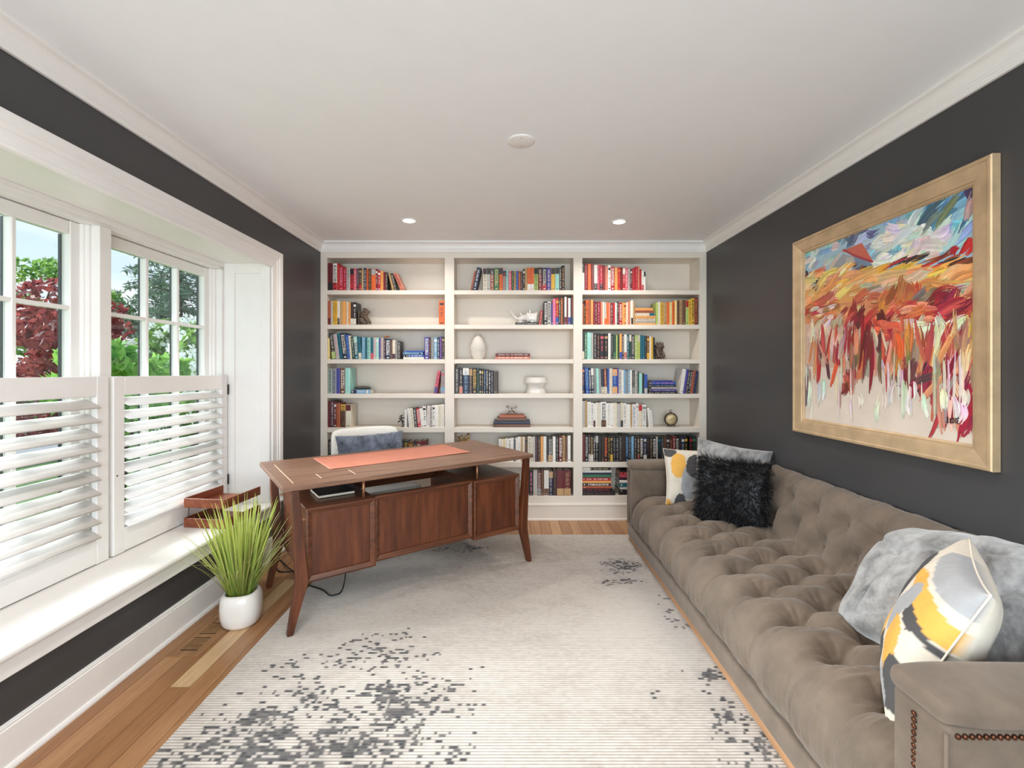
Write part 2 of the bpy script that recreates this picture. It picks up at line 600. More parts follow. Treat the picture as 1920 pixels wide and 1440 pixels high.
# ---- windows
WIN = [(0.393, 1.276), (1.345, 2.228), (2.297, 3.183)]
posts = [(0.342, 0.393), (1.276, 1.345), (2.228, 2.297), (3.183, 3.209)]
for i, (a, c) in enumerate(posts):
    bm = bmesh.new()
    add_box(bm, -2.14, -1.996, a, c, 0.44, 2.05, 0.003)
    add_box(bm, -2.14, -2.035, a - 0.016, c + 0.016 if i < 3 else c, 0.44, 2.05, 0.004)
    add_box(bm, -2.14, -2.052, a - 0.026, c + 0.026 if i < 3 else c, 0.44, 2.05, 0.003)
    o = bm_obj('trim_%d' % (13 + i), bm, 'trim')
    struct(o, ['white post at the near end of the windows', 'white mullion post between the hidden near windows', 'white mullion post between the two visible windows', 'white jamb at the far end of the windows'][i], 'mullion')
wl = ['nearest window, mostly out of view, with white glazing bars', 'window beside the mullion post with red maple behind it', 'far window with white glazing bars above the tallest shutter edge']
for wi, (a, c) in enumerate(WIN):
    root = bpy.data.objects.new('window_%d' % (wi + 1), None)
    COL.objects.link(root); root.location = (-2.09, (a + c) / 2, 0.44)
    struct(root, wl[wi], 'window')
    inv = Matrix.Translation((2.09, -(a + c) / 2, -0.44))
    def P(o):
        o.parent = root
        o.matrix_parent_inverse = inv
        return o
    g0, g1 = a + 0.075, c - 0.075
    zb, zt = 0.587, 1.983
    for (y0, y1) in ((a + 0.002, g0), (g1, c - 0.002)):
        P(box('sash_stile', -2.112, -2.068, y0, y1, 0.442, 2.048, 'trim', None, 0.004))
    P(box('sash_rail', -2.110, -2.070, g0, g1, zt, 2.046, 'trim', None, 0.004))
    P(box('sash_rail', -2.110, -2.070, g0, g1, 0.444, zb, 'trim', None, 0.004))
    pw = (g1 - g0) / 3
    ph = (zt - zb) / 4
    for j in (1, 2):
        y = g0 + pw * j
        P(box('muntin', -2.106, -2.068, y - 0.011, y + 0.011, zb, zt, 'trim', None, 0.004))
        P(box('spacer_bar', -2.118, -2.1075, y - 0.008, y + 0.008, zb, zt, 'glassdark', None, 0))
    for j in (1, 2, 3):
        z = zb + ph * j
        P(box('muntin', -2.104, -2.070, g0, g1, z - 0.010, z + 0.010, 'trim', None, 0.004))
        P(box('spacer_bar', -2.117, -2.1075, g0, g1, z - 0.006, z + 0.006, 'glassdark', None, 0))
    for y in (g0 + 0.004, g1 - 0.004):
        P(box('spacer_bar', -2.118, -2.1075, y - 0.004, y + 0.004, zb, zt, 'glassdark', None, 0))
    for jx in range(3):
        for jz in range(4):
            P(box('pane', -2.0985, -2.0945, g0 + pw * jx + (0.011 if jx else 0), g0 + pw * (jx + 1) - (0.011 if jx < 2 else 0),
                  zb + ph * jz + (0.010 if jz else 0), zb + ph * (jz + 1) - (0.010 if jz < 3 else 0), 'glass', None, 0))

# ---- plantation shutters
bm = bmesh.new()
N_ = 10
prof = []
for i in range(N_):
    a = 2 * PI * i / N_
    prof.append((0.0445 * math.cos(a), 0.0052 * math.sin(a)))
LOU = prof
slab = ['white cafe shutter at the near end, mostly out of view', 'white cafe shutter cut off by the left edge of the photo', 'white cafe shutter beside the far reveal, behind the letter tray']
for si, (a, c) in enumerate(((0.365, 1.291), (1.317, 2.243), (2.269, 3.193))):
    sh = thing('cafe_shutter', slab[si], 'shutter', (-1.976, (a + c) / 2, 0.408), group='cafe shutters in the window recess')
    x0, x1 = -0.014, 0.014
    y0, y1 = (a - c) / 2, (c - a) / 2
    zt = 1.309 - 0.408
    stile = 0.066
    for (p, q) in ((y0, y0 + stile), (y1 - stile, y1)):
        bm = bmesh.new()
        add_box(bm, x0, x1, p, q, 0.001, zt, 0.004, 2)
        bm_obj('stile', bm, 'shutter', sh)
    box('top_rail', x0 + 0.001, x1 - 0.001, y0 + stile, y1 - stile, zt - 0.0965, zt - 0.001, 'shutter', sh, 0.003)
    box('bottom_rail', x0 + 0.001, x1 - 0.001, y0 + stile, y1 - stile, 0.004, 0.117, 'shutter', sh, 0.003)
    n = 10
    pitch = (zt - 0.0965 - 0.117) / n
    th = math.radians(-28)
    for i in range(n):
        zc = 0.117 + pitch * (i + 0.5)
        def f(p, t, yy):
            return (p * math.cos(th) - t * math.sin(th), yy, zc + p * math.sin(th) + t * math.cos(th))
        sweep('louver', LOU, lambda p, t: f(p, t, y0 + stile + 0.002), lambda p, t: f(p, t, y1 - stile - 0.002), 'shutter', sh, True)
    for zz in ((0.17, 0.80) if si == 2 else ()):
        box('hinge', x1 - 0.012, x1 + 0.006, y1 + 0.0005, y1 + 0.007, zz - 0.035, zz + 0.035, 'hinge', sh, 0.001)
    lathe('magnet_catch', [(0, 0), (0.004, 0), (0.004, 0.002), (0, 0.002)], 'hinge', sh, 12, (0, 0, 0)).matrix_parent_inverse = Matrix.Translation((x1, y0 + 0.02, 0.40)) @ Matrix.Rotation(PI / 2, 4, 'Y')

# ---- built-in bookcase
BC = thing('bookcase', 'white built-in bookcase with three bays filling the far wall', 'bookcase', (0.05, BY, 0))
BO = Vector(BC.location)
def bb(name, x0, x1, y0, y1, z0, z1, bev=0.0015, mat='case'):
    return box(name, x0 - BO.x, x1 - BO.x, y0 - BO.y, y1 - BO.y, z0, z1, mat, BC, bev)
zc_ = bz(473.5)
ST = [(XL + 0.0005, bx(613.2)), (bx(833.9), bx(851.6)), (bx(1075.2), bx(1092.1)), (bx(1312), XR - 0.0005)]
BAYS = [(bx(613.2), bx(833.9)), (bx(851.6), bx(1075.2)), (bx(1092.1), bx(1312))]
zb_ = bz(930)
for (a, c) in ST:
    bb('stile', a, c, BY, BACK - 0.012, zb_, bz(483.7))
bb('top_rail', XL + 0.0005, XR - 0.0005, BY, BACK - 0.012, bz(483.7), ZC - 0.002)
bb('back_panel', XL + 0.0005, XR - 0.0005, BACK - 0.011, BACK - 0.001, 0.01, ZC - 0.003, 0)
bb('base_rail', XL + 0.0005, XR - 0.0005, BY, BACK - 0.012, bz(944.5), zb_)
pl = [(0, 0), (0.022, 0), (0.022, 0.008), (0.017, 0.017), (0.0125, 0.019), (0.0125, bz(948)), (0.016, bz(947.4)), (0.017, bz(946)), (0.015, bz(944.2)), (0, bz(943.6))]
o = sweep('plinth_moulding', pl, lambda p, z: (XL + 0.027 - BO.x, -p, z), lambda p, z: (XR - 0.027 - BO.x, -p, z), 'case', BC)
SH = [(544.0, 552.2), (608.7, 616.8), (673.5, 681.7), (738.3, 746.6), (801.7, 811.0), (866.5, 876.5)]
for (a, c) in BAYS:
    for (t, u) in SH:
        bb('shelf', a + 0.0003, c - 0.0003, BY + 0.003, BACK - 0.0125, bz(u), bz(t), 0.002)
SZ = [bz(t) for t, u in SH] + [zb_]    # shelf tops, from the top shelf down
for (a, c) in BAYS:
    for t, u in SH:
        for xx in (a + 0.006, c - 0.006):
            bb('shelf_pin', xx - 0.004, xx + 0.004, BY + 0.03, BY + 0.045, bz(u) - 0.008, bz(u) - 0.0005, 0, 'brass')

# ================================================================== BOOKS
PAL = dict(r='b8242c', R='7e1a22', p='d4566a', P='ee86a8', o='e0662a', O='eda65c', y='dfae3a', Y='e8d28e', c='e2d6c0', w='ece7df',
           g='3f7656', G='28463a', l='a9bc66', t='1d6272', a='9fd6ca', b='2a52a4', B='1e2846', s='7ba6c6', v='4c4390', V='4b2c3c',
           k='1d1a1b', K='393332', n='6c4732', N='402a22', e='8b8d8a', E='bdb8b2', m='661e22', u='bd9767', q='d47e66', x='a65636', z='97a79c')
CNAME = dict(r='red', R='dark red', p='rose', P='pink', o='orange', O='apricot', y='golden yellow', Y='pale yellow', c='cream', w='white',
             g='green', G='dark green', l='lime green', t='teal', a='aqua', b='blue', B='navy', s='sky blue', v='violet', V='plum',
             k='black', K='charcoal', n='brown', N='dark brown', e='grey', E='light grey', m='maroon', u='tan', q='salmon', x='rust', z='sage')
ORD = ('first second third fourth fifth sixth seventh eighth ninth tenth eleventh twelfth thirteenth fourteenth fifteenth sixteenth '
       'seventeenth eighteenth nineteenth twentieth').split()
ORD += ['twenty-' + o for o in ORD[:9]] + ['thirtieth'] + ['thirty-' + o for o in ORD[:9]] + ['fortieth']

def book_meshes():
    vs, fs = [], []
    def prism(pts):
        n = len(pts); b0 = len(vs)
        for z in (0, 1):
            vs.extend((x, y, z) for x, y in pts)
        for i in range(n):
            fs.append((b0 + i, b0 + (i + 1) % n, b0 + n + (i + 1) % n, b0 + n + i))
        fs.append(tuple(b0 + i for i in range(n))[::-1]); fs.append(tuple(b0 + n + i for i in range(n)))
    prism([(0, 0.05), (0, 0.012), (0.14, 0), (0.86, 0), (1, 0.012), (1, 0.05)])
    prism([(0, 0.05), (0.10, 0.05), (0.10, 1), (0, 1)])
    prism([(0.90, 0.05), (1, 0.05), (1, 1), (0.90, 1)])
    me = bpy.data.meshes.new('cover'); me.from_pydata(vs, [], fs); me.update(); me.materials.append(M['cover'])
    vs2 = [(x, y, z) for z in (0.012, 0.985) for (x, y) in ((0.1, 0.05), (0.9, 0.05), (0.9, 0.965), (0.1, 0.965))]
    f2 = [(3, 2, 1, 0), (4, 5, 6, 7), (0, 1, 5, 4), (1, 2, 6, 5), (2, 3, 7, 6), (3, 0, 4, 7)]
    mp_ = bpy.data.meshes.new('pages'); mp_.from_pydata(vs2, [], f2); mp_.update(); mp_.materials.append(M['pages'])
    prints = []
    rr = random.Random(11)
    def quads(lst, nm='lettering'):
        v, f = [], []
        for (x0, x1, z0, z1) in lst:
            i = len(v)
            v += [(x0, -0.004, z0), (x1, -0.004, z0), (x1, -0.004, z1), (x0, -0.004, z1)]
            f.append((i, i + 1, i + 2, i + 3))
        m = bpy.data.meshes.new(nm); m.from_pydata(v, [], f); m.update(); m.materials.append(M['print'])
        return m
    def run(xa, xb, za, zb, step, fill=0.62):
        out = []
        z = zb
        while z > za:
            s = step * rr.uniform(0.7, 1.3)
            if rr.random() < 0.86:
                w_ = xb - xa
                k_ = rr.random()
                z1 = z - s * fill
                if k_ < 0.4:
                    out.append((xa, xb, z1, z))
                elif k_ < 0.7:
                    out += [(xa, xb, z1, z1 + (z - z1) * 0.4), (xa, xa + w_ * 0.35, z1, z)]
                else:
                    out += [(xa, xa + w_ * 0.38, z1, z), (xb - w_ * 0.38, xb, z1, z)]
            z -= s
        return out
    prints.append(quads([(0.25, 0.75, 0.06, 0.085)]))                                          # 0 only an imprint mark
    prints.append(quads(run(0.3, 0.72, 0.42, 0.9, 0.035) + run(0.36, 0.64, 0.14, 0.34, 0.03) + [(0.36, 0.64, 0.04, 0.075)]))   # 1 title + author
    prints.append(quads(run(0.2, 0.82, 0.2, 0.92, 0.055) + [(0.3, 0.7, 0.05, 0.1)]))          # 2 bold title
    prints.append(quads(run(0.34, 0.66, 0.1, 0.92, 0.028)))                                     # 3 fine long title
    prints.append(quads([(0.12, 0.88, 0.8, 0.9), (0.2, 0.8, 0.05, 0.09)] + run(0.32, 0.7, 0.3, 0.72, 0.04)))    # 4 label block + title
    prints.append(quads([(0.05, 0.95, 0.86, 0.875), (0.05, 0.95, 0.70, 0.715), (0.05, 0.95, 0.14, 0.155)] + run(0.25, 0.75, 0.74, 0.84, 0.04) + run(0.28, 0.72, 0.28, 0.62, 0.04)))  # 5 gilt bands
    panel = quads([(0.03, 0.97, 0, 1)], 'spine_panel')
    return me, mp_, prints, panel

ME_COVER, ME_PAGES, ME_PRINT, ME_PANEL = book_meshes()
rb = random.Random(21)
BOOKS = []
SPECS = []

_tag = tag
def tag(o, label, cat, group=None):
    if isinstance(o, dict):
        o['label'], o['category'], o['group'] = label, cat, group
        return o
    return _tag(o, label, cat, group)

def jit(c, a=0.05):
    c = lin(PAL[c])
    f = 1 + rb.uniform(-a, a) * 2
    return tuple(min(1, max(0, v * f + rb.uniform(-a, a) * 0.05)) for v in c[:3]) + (1,)

def make_book(x, y, z, w, d, h, cov, tit, var, lean=0.0, flat=False, top=None, bot=None, mids=()):
    o = dict(loc=(x, y, z), rot=(0, PI / 2 if flat else lean, 0), s=(w, d, h), cov=cov, tit=tit, var=var, top=top, bot=bot, mids=mids, area=w * h)
    SPECS.append(o)
    return o

def build_book(b_):
    (w, d, h), top, bot, mids = b_['s'], b_['top'], b_['bot'], b_['mids']
    cov, tit, var = b_['cov'], b_['tit'], b_['var']
    o = bpy.data.objects.new('book', None)
    o.empty_display_size = 0.02
    COL.objects.link(o)
    o.location = b_['loc']
    o.rotation_euler = b_['rot']
    tag(o, b_['label'], b_['category'], b_['group'])
    s = (w, d, h)
    for nm, me_, col in (('cover', ME_COVER, jit(cov)), ('pages', ME_PAGES, None), ('lettering', ME_PRINT[var], jit(tit))):
        c = bpy.data.objects.new(nm, me_)
        c.scale = s
        if col:
            c.color = col
        if nm == 'lettering':
            c['kind'] = 'stuff'
        link(c, o)
    for pc, z0, z1 in ([(top, 0.72, 0.985)] if top else []) + ([(bot, 0.015, 0.28)] if bot else []) + list(mids):
        c = bpy.data.objects.new('spine_panel', ME_PANEL)
        c.scale = (w, d, h * (z1 - z0)); c.location = (0, 0.0003, h * z0)
        c.color = jit(pc)
        link(c, o)
    return o

TOK = re.compile(r'^([\d.]+)/([\d.]+)([a-zA-Z])([a-zA-Z])(\d)(?:\^(\w))?(?:_(\w))?$')
SHELF = ['top shelf', 'second shelf', 'third shelf', 'fourth shelf', 'fifth shelf', 'sixth shelf', 'bottom shelf']
BAYN = ['left bay', 'middle bay', 'right bay']
COUNT = {}
PX = 0.0048

def describe(cov, tit, top, bot, kind=''):
    s = CNAME[cov] + ' ' + kind + 'book'
    if top and top != cov:
        s += ' with ' + CNAME[top] + ' top'
    elif bot and bot != cov:
        s += ' with ' + CNAME[bot] + ' foot'
    elif tit != cov:
        s += ' with ' + CNAME[tit] + ' print'
    return s

def row(bay, shelf, x0, text, group=None):
    """upright run of books from photo column x0; '<15' leans left, '|' upright again, '+5' leaves a gap"""
    z0 = SZ[shelf] + 0.0004
    cur = bx(x0)
    lean = 0.0
    prevh = 0.0
    for tk in text.split():
        if tk[0] == '<':
            new = math.radians(float(tk[1:]))
            cur += prevh * (math.tan(new) - math.tan(lean)) + 0.0005
            lean = new
            continue
        if tk == '|':
            lean = 0.0
            continue
        if tk[0] == '+':
            cur += float(tk[1:]) * PX
            continue
        g = TOK.match(tk)
        w, h = float(g[1]) * PX - 0.0003, float(g[2]) * PX * rb.uniform(0.985, 1.01)
        i = COUNT.get((bay, shelf), 0); COUNT[(bay, shelf)] = i + 1
        d = min(0.205, max(0.12, h * rb.uniform(0.66, 0.74)))
        o = make_book(cur, BY + 0.010 + rb.random() * 0.008, z0, w, d, h, g[3], g[4], int(g[5]), -lean, False, g[6], g[7])
        lab = describe(g[3], g[4], g[6], g[7], 'leaning ' if lean > 0.05 else '')
        tag(o, '%s, %s from left, %s, %s' % (lab, ORD[i], SHELF[shelf], BAYN[bay]), 'book', 'books on the %s of the %s' % (SHELF[shelf], BAYN[bay]))
        cur += (w + 0.0003) / math.cos(lean)
        prevh = h
    end = cur / PX + 951
    lim = BAYS[bay][1] / PX + 951
    if end > lim + 0.3:
        print('ROW OVERFLOW', bay, shelf, x0, round(end, 1), round(lim, 1))

def lean_right(bay, shelf, xr, items, deg):
    """books leaning to the right; xr = column of the lower right corner of the last one"""
    z0 = SZ[shelf] + 0.0004
    t = math.radians(deg)
    cur = bx(xr)
    out = []
    for tk in items.split()[::-1]:
        g = TOK.match(tk)
        w, h = float(g[1]) * PX - 0.0003, float(g[2]) * PX
        ox, oz = cur - w * math.cos(t), z0 + w * math.sin(t)
        o = make_book(ox, BY + 0.012, oz, w, min(0.2, h * 0.7), h, g[3], g[4], int(g[5]), t, False, g[6], g[7])
        out.append((o, g))
        cur -= (w + 0.0004) / math.cos(t)
    for o, g in out[::-1]:
        i = COUNT.get((bay, shelf), 0); COUNT[(bay, shelf)] = i + 1
        tag(o, '%s, %s from left, %s, %s' % (describe(g[3], g[4], g[6], g[7], 'leaning '), ORD[i], SHELF[shelf], BAYN[bay]), 'book', 'books on the %s of the %s' % (SHELF[shelf], BAYN[bay]))

def stack(bay, shelf, items, what, dy=0.012):
    """flat pile from the bottom up: x0-x1/thickness cover title variant"""
    z = SZ[shelf] + 0.0004
    n = len(items.split())
    for i, tk in enumerate(items.split()):
        g = re.match(r'^([\d.]+)-([\d.]+)/([\d.]+)([a-zA-Z])([a-zA-Z])(\d)(?:\^(\w))?(?:_(\w))?$', tk)
        xa, xb, th = float(g[1]), float(g[2]), float(g[3]) * PX
        h = (xb - xa) * PX
        o = make_book(bx(xa), BY + dy + rb.random() * 0.006, z + th - 0.0002, th - 0.0004, min(0.172, h * 0.7), h, g[4], g[5], int(g[6]), 0, True, g[7], g[8])
        pos = 'top of' if i == n - 1 else ('bottom of' if i == 0 else ORD[i] + ' from bottom in')
        if n == 1:
            pos = 'lying alone,'
        tag(o, 'flat %s book, %s %s' % (CNAME[g[4]], pos, what), 'book', 'flat books: ' + what)
        z += th
    return z

# --- left bay
row(0, 0, 613.6, '9.6/52Rk2_k 7.5/51wk2_r 4.2/51ro1 7/46rP2 7/43rP1 6.5/42En3 7/41rk4^k 5/41pc1 4.5/41Ve2 5/42Nu4_r 4/41uc1 5/42Bc1 4.3/41oR3 5/41Nu1 8.3/40or0^E 4/40Rw4 5/37rw4 5.5/37Oo1 4.5/35Rk1 3.5/34kc1 <14 4/33uN0 5/32kc1 <25 7/34qR2')
row(0, 1, 613.6, '5.4/45xm0_m 3.6/45Eu0 4.2/45yn3 4.8/45yR1 4.2/44wE3_k 5/44un0 4.8/44Oy1 3/43Oo0 3.6/43cu3 4.2/42Oo1 5.2/42NE0_w 5.4/42kw4_c')
row(0, 1, 822.6, '10.6/46oK4^o')
row(0, 2, 613.6, '3/40YK0 <7 7.4/49Kc1_l 7/48EP3 5.5/48tB1 9.6/49Bc2 6/46bs1 <4 4.6/44cE0 5/43Gc3 7/43tw2^a 5.6/42tB0_c | 6.4/42sa3 4.4/41tG1 5.6/41ak1 5.6/41tp0_p 5.2/41EP3 5/41aw4 3.4/40vE0 5.6/40Ep3 3.4/39Vc1 9.6/38Bw2 3.4/36ne3 5.6/36cn0_V 4.2/35ek0 5.4/34Kw3')
row(0, 2, 795.2, '8.6/42vw2 4/41Ko1 5.4/41eB0 6/41sw4 4.6/42Bw1 4.2/43vP3 5.4/43Ku4^k')
stack(0, 2, '755.5-794.4/4.2wa3 755-794.2/4.6bw1_k 754.8-792/4sk4 757-794/3.4ba0', 'pile between blue books, left bay')
row(0, 3, 613.6, '8/48zK3 8/48ev1 6.6/48vb2 10/48nw2 9/48aE0')
stack(0, 3, '657.5-693/7.6sw4_B', 'on the fourth shelf, left bay')
lean_right(0, 3, 818.5, '5.6/43pV1_v', 9)
row(0, 3, 826.2, '7/43ep4_s')
row(0, 4, 613.6, '5/50mk1 6/50Vc3 5/48mw4 7/45xo0 +1.2 9/44nk2^y 10/43cK0^m')
row(0, 4, 758, '4.4/33wE3 <6 5.4/36wE3 5.4/36ce1 6/36Kw1 6/36rw2 6/36wk0 <3 7/40wk4 | 5/41wp3 5/42Em1 5/42wK4^w 6/42wE0 6/43cE1 5.6/44wY3')
row(0, 5, 614, '6/41kE1 5/43Ke2')
row(0, 5, 748, '5/40kc4 4/39KE1 7/39Gy2 11/38ny5 5/38kE1 9/38mc5 9/40mN0')
# --- middle bay
lean_right(1, 0, 893.6, '3.4/37xN0 8.4/43Bw1', 12)
row(1, 0, 905.6, '6.9/42cV1^V 6.9/42Ek0^K 6.9/42xw1^K 9.3/42gY2 7.4/42oy0^K 6.4/37eo1^B 4/38at3 5.8/36pw1 4.4/37Gl3 4/36un5 4.4/37bs1 4.4/36xo5 4/35By3 4/40Nw4 4.4/43uO0 6.9/43oc0_w 5.9/43oq0_w 7.6/43lk1^k 7.8/43Rc1^N 8.3/43Bc2_r 8.3/43vc1 7.6/43yt0^K 7.6/43aK0^K 4.9/43Kc3 5.5/47kO1')
stack(1, 1, '966.6-1009.3/4.4kE3', 'under the white rhino, middle bay')
lean_right(1, 1, 1013.8, '3.8/27rw1', 9)
row(1, 1, 1020.2, '6.5/44Kw2 7/44EK2 3/40vw0 5.5/49Pp3 5.5/50ry4^r_b 4/49Gc3_k 4/51xO1 3/52Nm0 4/52wE0_m 3/52mr0 4.6/50wE0_v 2.4/52Bv0 2.2/52xt0_t')
stack(1, 2, '928.7-994/5.4qw3 929-994/5.6mc3', 'beside the beaded vase, middle bay')
row(1, 3, 852, '8.6/49KE3 6.8/48kE1_q 12/49Bs1^w 6/47Ku1^u 8.5/48ky2 4.5/48Gk4 4/48kc4 4/47ky4 4.4/46Bs1 4.6/45kE2 5/44kw1 4/43Bc3 9.5/42Nu0')
zst = stack(1, 4, '924-994.8/6nN0 926-994/6BK0 931.6-987.6/5.6nx0 936.8-984/5.2xo0', 'of brown leather pile, middle bay', 0.02)
row(1, 5, 935, '5/43wE0 4.5/43cE0 2.5/43Yc0 3.5/44wE3 3/44wE0 5/44wK3 4.5/45wE0 4/45eB2 4/45wE0 5.5/47wE3 3.5/47uc0 4.5/47cq0 5/47nk4 7.4/48ce3 2/47cE0 4.8/47EP0 5/47Vk0 5/47Nu1 5.4/48Oq0 5.8/48wE0 3/47Kw0 8.8/46KE2_u 5.4/48ws0 5.9/48kE1 6.9/49mw2 5/49uk1^u 4.8/48nu0 5.6/49wK0')
row(1, 6, 992.4, '7.6/47kP1 8/48Ey0 7/46mE2_e 5.4/47nu0 9/48wE0_n 7.9/46BE1^u 7/49Nn5 13.4/48mu0^m_u 13.2/48mu1^m_u')
# --- right bay
row(2, 0, 1092.4, '4/46wE0^K 6.2/50Rp3 6.2/50oq0 5.7/51Rn3 6.2/48wE3_k 4.2/48pk1 6.2/48rP1_k 4.2/47Rr3 5.2/46qp0 5.2/47wk4 7.4/44rw2 5.8/43Ou0 5.2/43ro4 4.2/43mr1 4.7/42rw4^w 5.2/42pw1 4.2/40Ek1 4.2/40mE4 6.2/41rR0 4.2/45rP1 3.2/45qr0 3.6/40rR0 4.2/37wE3_r 3.2/36wE0^k')
row(2, 1, 1092.4, '3/40xK0 3.3/40ky1 5.4/47ok1 4.4/47xR0 4/47Oq0 4/44Rp3 3.4/43mw1 6.9/43RP3 3.4/43qr0 3.4/44cq0 4/42Eo0_o 4/42oO0 4/42qo0 4.4/41mw1 4/42rq0 3.4/42wr0 4/43Kc3 5.9/41rw2 3.4/42Oo0 4.4/41OR4 3.4/42cu0 4/44qx0 3.4/44cw0')
row(2, 1, 1184.2, '3.6/47wk0_k 3.4/43uc0')
stack(2, 1, '1191.6-1230.5/3.4OK0 1191.6-1230/3.8Ek3 1191.6-1230/5cx1 1191.6-1230/4.4Ok3 1191.6-1229/5.6ct0^t 1191.6-1227/4.8xK3 1191.6-1225/4.6Oy0', 'pile between yellow books, right bay')
row(2, 1, 1231.2, '4/42lY0 4/43cp0 6/42yK1 6/42uN0 5/43oy0 5/43Yc0 5/44on1 4/46Yc0 5/46nK1 5/47uK1 7/47nu0 5.4/46lK0^r 5.2/48yk1 6/50yk2 5.4/51Ry3')
row(2, 2, 1092.4, '4/52Kw0_c 5/50gc3 7.8/50ac0 4/50Ea0 6.4/49KE3 5.8/49kq1 8.3/48kp4 7.3/48ku4 4.9/49wE0 4.4/47Ke2 5.3/46Go0_g 3/46lc0 3.9/46Gk3 4.4/48Ob0_b 3.9/46VE2 5.3/47ws0_q 4.4/47tw1 3.9/46Gc0^c 6.8/46KE2 4.9/45lw1 4.9/45ly1^E 4.9/45tb0 3.9/44ts0 3.9/44ke3 4.9/44ny4_y 2.9/43wc0 3.9/42yl0 3.4/41kl0')
row(2, 3, 1092.4, '4.4/51Bq4 <2 6.9/50bs2 4.3/47Bw2 4.9/49Bw2^w 4.9/48es0 4.9/48aw0 4/47eE3 5.8/46BK1_c 4.9/46xc1_c | 4/47bs0 5.9/47cw0 9/47bs1^O_O 2.9/48vR0 4.9/46EK1 4.4/44wE0 4/44se0 3.9/43ee0 4/45sw1 4/44wE0 4.9/43KE3_e 4.9/43EK1 2.9/42Ge0 6.3/38aE0 3.9/38kB0 5.8/36bs0_E')
stack(2, 3, '1222-1270.5/4kE1 1222.5-1269/4.6vE3 1223.5-1268.5/4Em3 1223-1268/4.4BE1 1223.5-1268/5.4bP1 1224-1263/2.6vs0', 'of violet pile, right bay')
lean_right(2, 3, 1304.5, '6/46we0 4.4/46vB0 4/44Kc1 4.6/44kE2 5.2/43xB3 4.4/43Bv1', 8)
row(2, 4, 1092.4, '5/50Ec0 4.5/50un0 6.8/48wE3 4.5/46wk3 4/45wm0_m 3.5/46wE0 4/47cE0 3/47wE3 9.8/48wk2_n 8.3/46wE3 5.9/46wn0 5.9/46cY0 6.8/45Es0 4.9/46cK0_K 5.9/46wn1 7.8/44wE0 3.5/43uE0 6.8/43wb1 4.9/45wE4 6.8/43cy0^r 8.2/43we4 <6 4.8/37wE0 3.8/33wq0')
row(2, 5, 1092.4, '5/52mK0 6.2/50kE2 4/50NE1_E 5.4/50ku2_w 4/50Kw1 5.6/50kE1^E 6/49kG3 4.4/49Nu0 7.4/49ko2 4.6/49ky1 4.8/50ku4_y 6/49ke1 5.4/49kE1 6/49Ke3 6.2/50Nk3 6/50Bs2 5.2/49Ks1 4.6/48ss0 6/47kE3 5.8/47Nc1_R 6.2/47Kw2 6.4/48BE4_w 5.8/47kn1 5.4/47Ku3 6.2/47kw2 3.6/47Ew0 6.2/47kt4 5.6/46Ke3 4.2/46nc0 6/46kE4 5.6/46Nq1 5.8/47Rw3 6.2/47kw2 4/46KE0 6.4/47Bw4_w 6/48ky4')
row(2, 5, 1293.6, '6/48kr4 6.4/48kg4')
stack(2, 6, '1092.6-1155/7kn1 1092.6-1149/6kr1 1092.6-1148/4.4xc0 1092.6-1146/5.4Kw2 1092.6-1147/4.4Oy0 1092.6-1146/6.2rw1 1092.6-1148/5.6gB0 1092.6-1147/3.6BK0 1092.6-1148/4.6wE0 1092.6-1146/5kY1_w 1092.6-1147/4Bv1_b', 'of pile left of the sofa, right bay', 0.02)
stack(2, 6, '1162.5-1230/5kK0 1162-1231/5.2kE0 1164-1226/4.2Ec0 1163-1224/8.4tw0 1163.5-1225/5wE0 1163-1226/5.4VB1 1164-1222/5pr1 1164-1220/5rw1 1166-1220/3kK0', 'of pile half hidden by sofa arm', 0.03)

# the 300 books that show largest are things of their own; the thinnest ones are joined
HIDE = lambda b_: 0.35 if (b_['loc'][2] < 0.55 and b_['loc'][0] < -0.70) else 1.0
SPECS.sort(key=lambda b_: -b_['area'] * HIDE(b_))
for b_ in SPECS[:300]:
    build_book(b_)
JV, JF, JT = [], [], []
def join(me_, mat4, col):
    b0 = len(JV)
    JV.extend(mat4 @ v_.co for v_ in me_.vertices)
    JF.extend(tuple(b0 + i for i in p.vertices) for p in me_.polygons)
    JT.extend([col] * len(me_.vertices))
for b_ in SPECS[300:]:
    T = Matrix.Translation(b_['loc']) @ Matrix.Rotation(b_['rot'][1], 4, 'Y')
    w, d, h = b_['s']
    S = Matrix.Diagonal((w, d, h, 1))
    join(ME_COVER, T @ S, jit(b_['cov']))
    join(ME_PAGES, T @ S, lin('dfd5c2'))
    join(ME_PRINT[b_['var']], T @ S, jit(b_['tit']))
    for pc, z0, z1 in ([(b_['top'], 0.72, 0.985)] if b_['top'] else []) + ([(b_['bot'], 0.015, 0.28)] if b_['bot'] else []):
        join(ME_PANEL, T @ Matrix.Translation((0, 0.0003, h * z0)) @ Matrix.Diagonal((w, d, h * (z1 - z0), 1)), jit(pc))
M['thinbooks'] = attr_mat('thin_book_covers', 0.45)
o = mesh_obj('thin_books', JV, JF, 'thinbooks', None, False, JT)
o['kind'] = 'stuff'
tag(o, 'thin paperback spines squeezed in between the thicker books on all shelves', 'books')
print('BOOKS', len(SPECS))

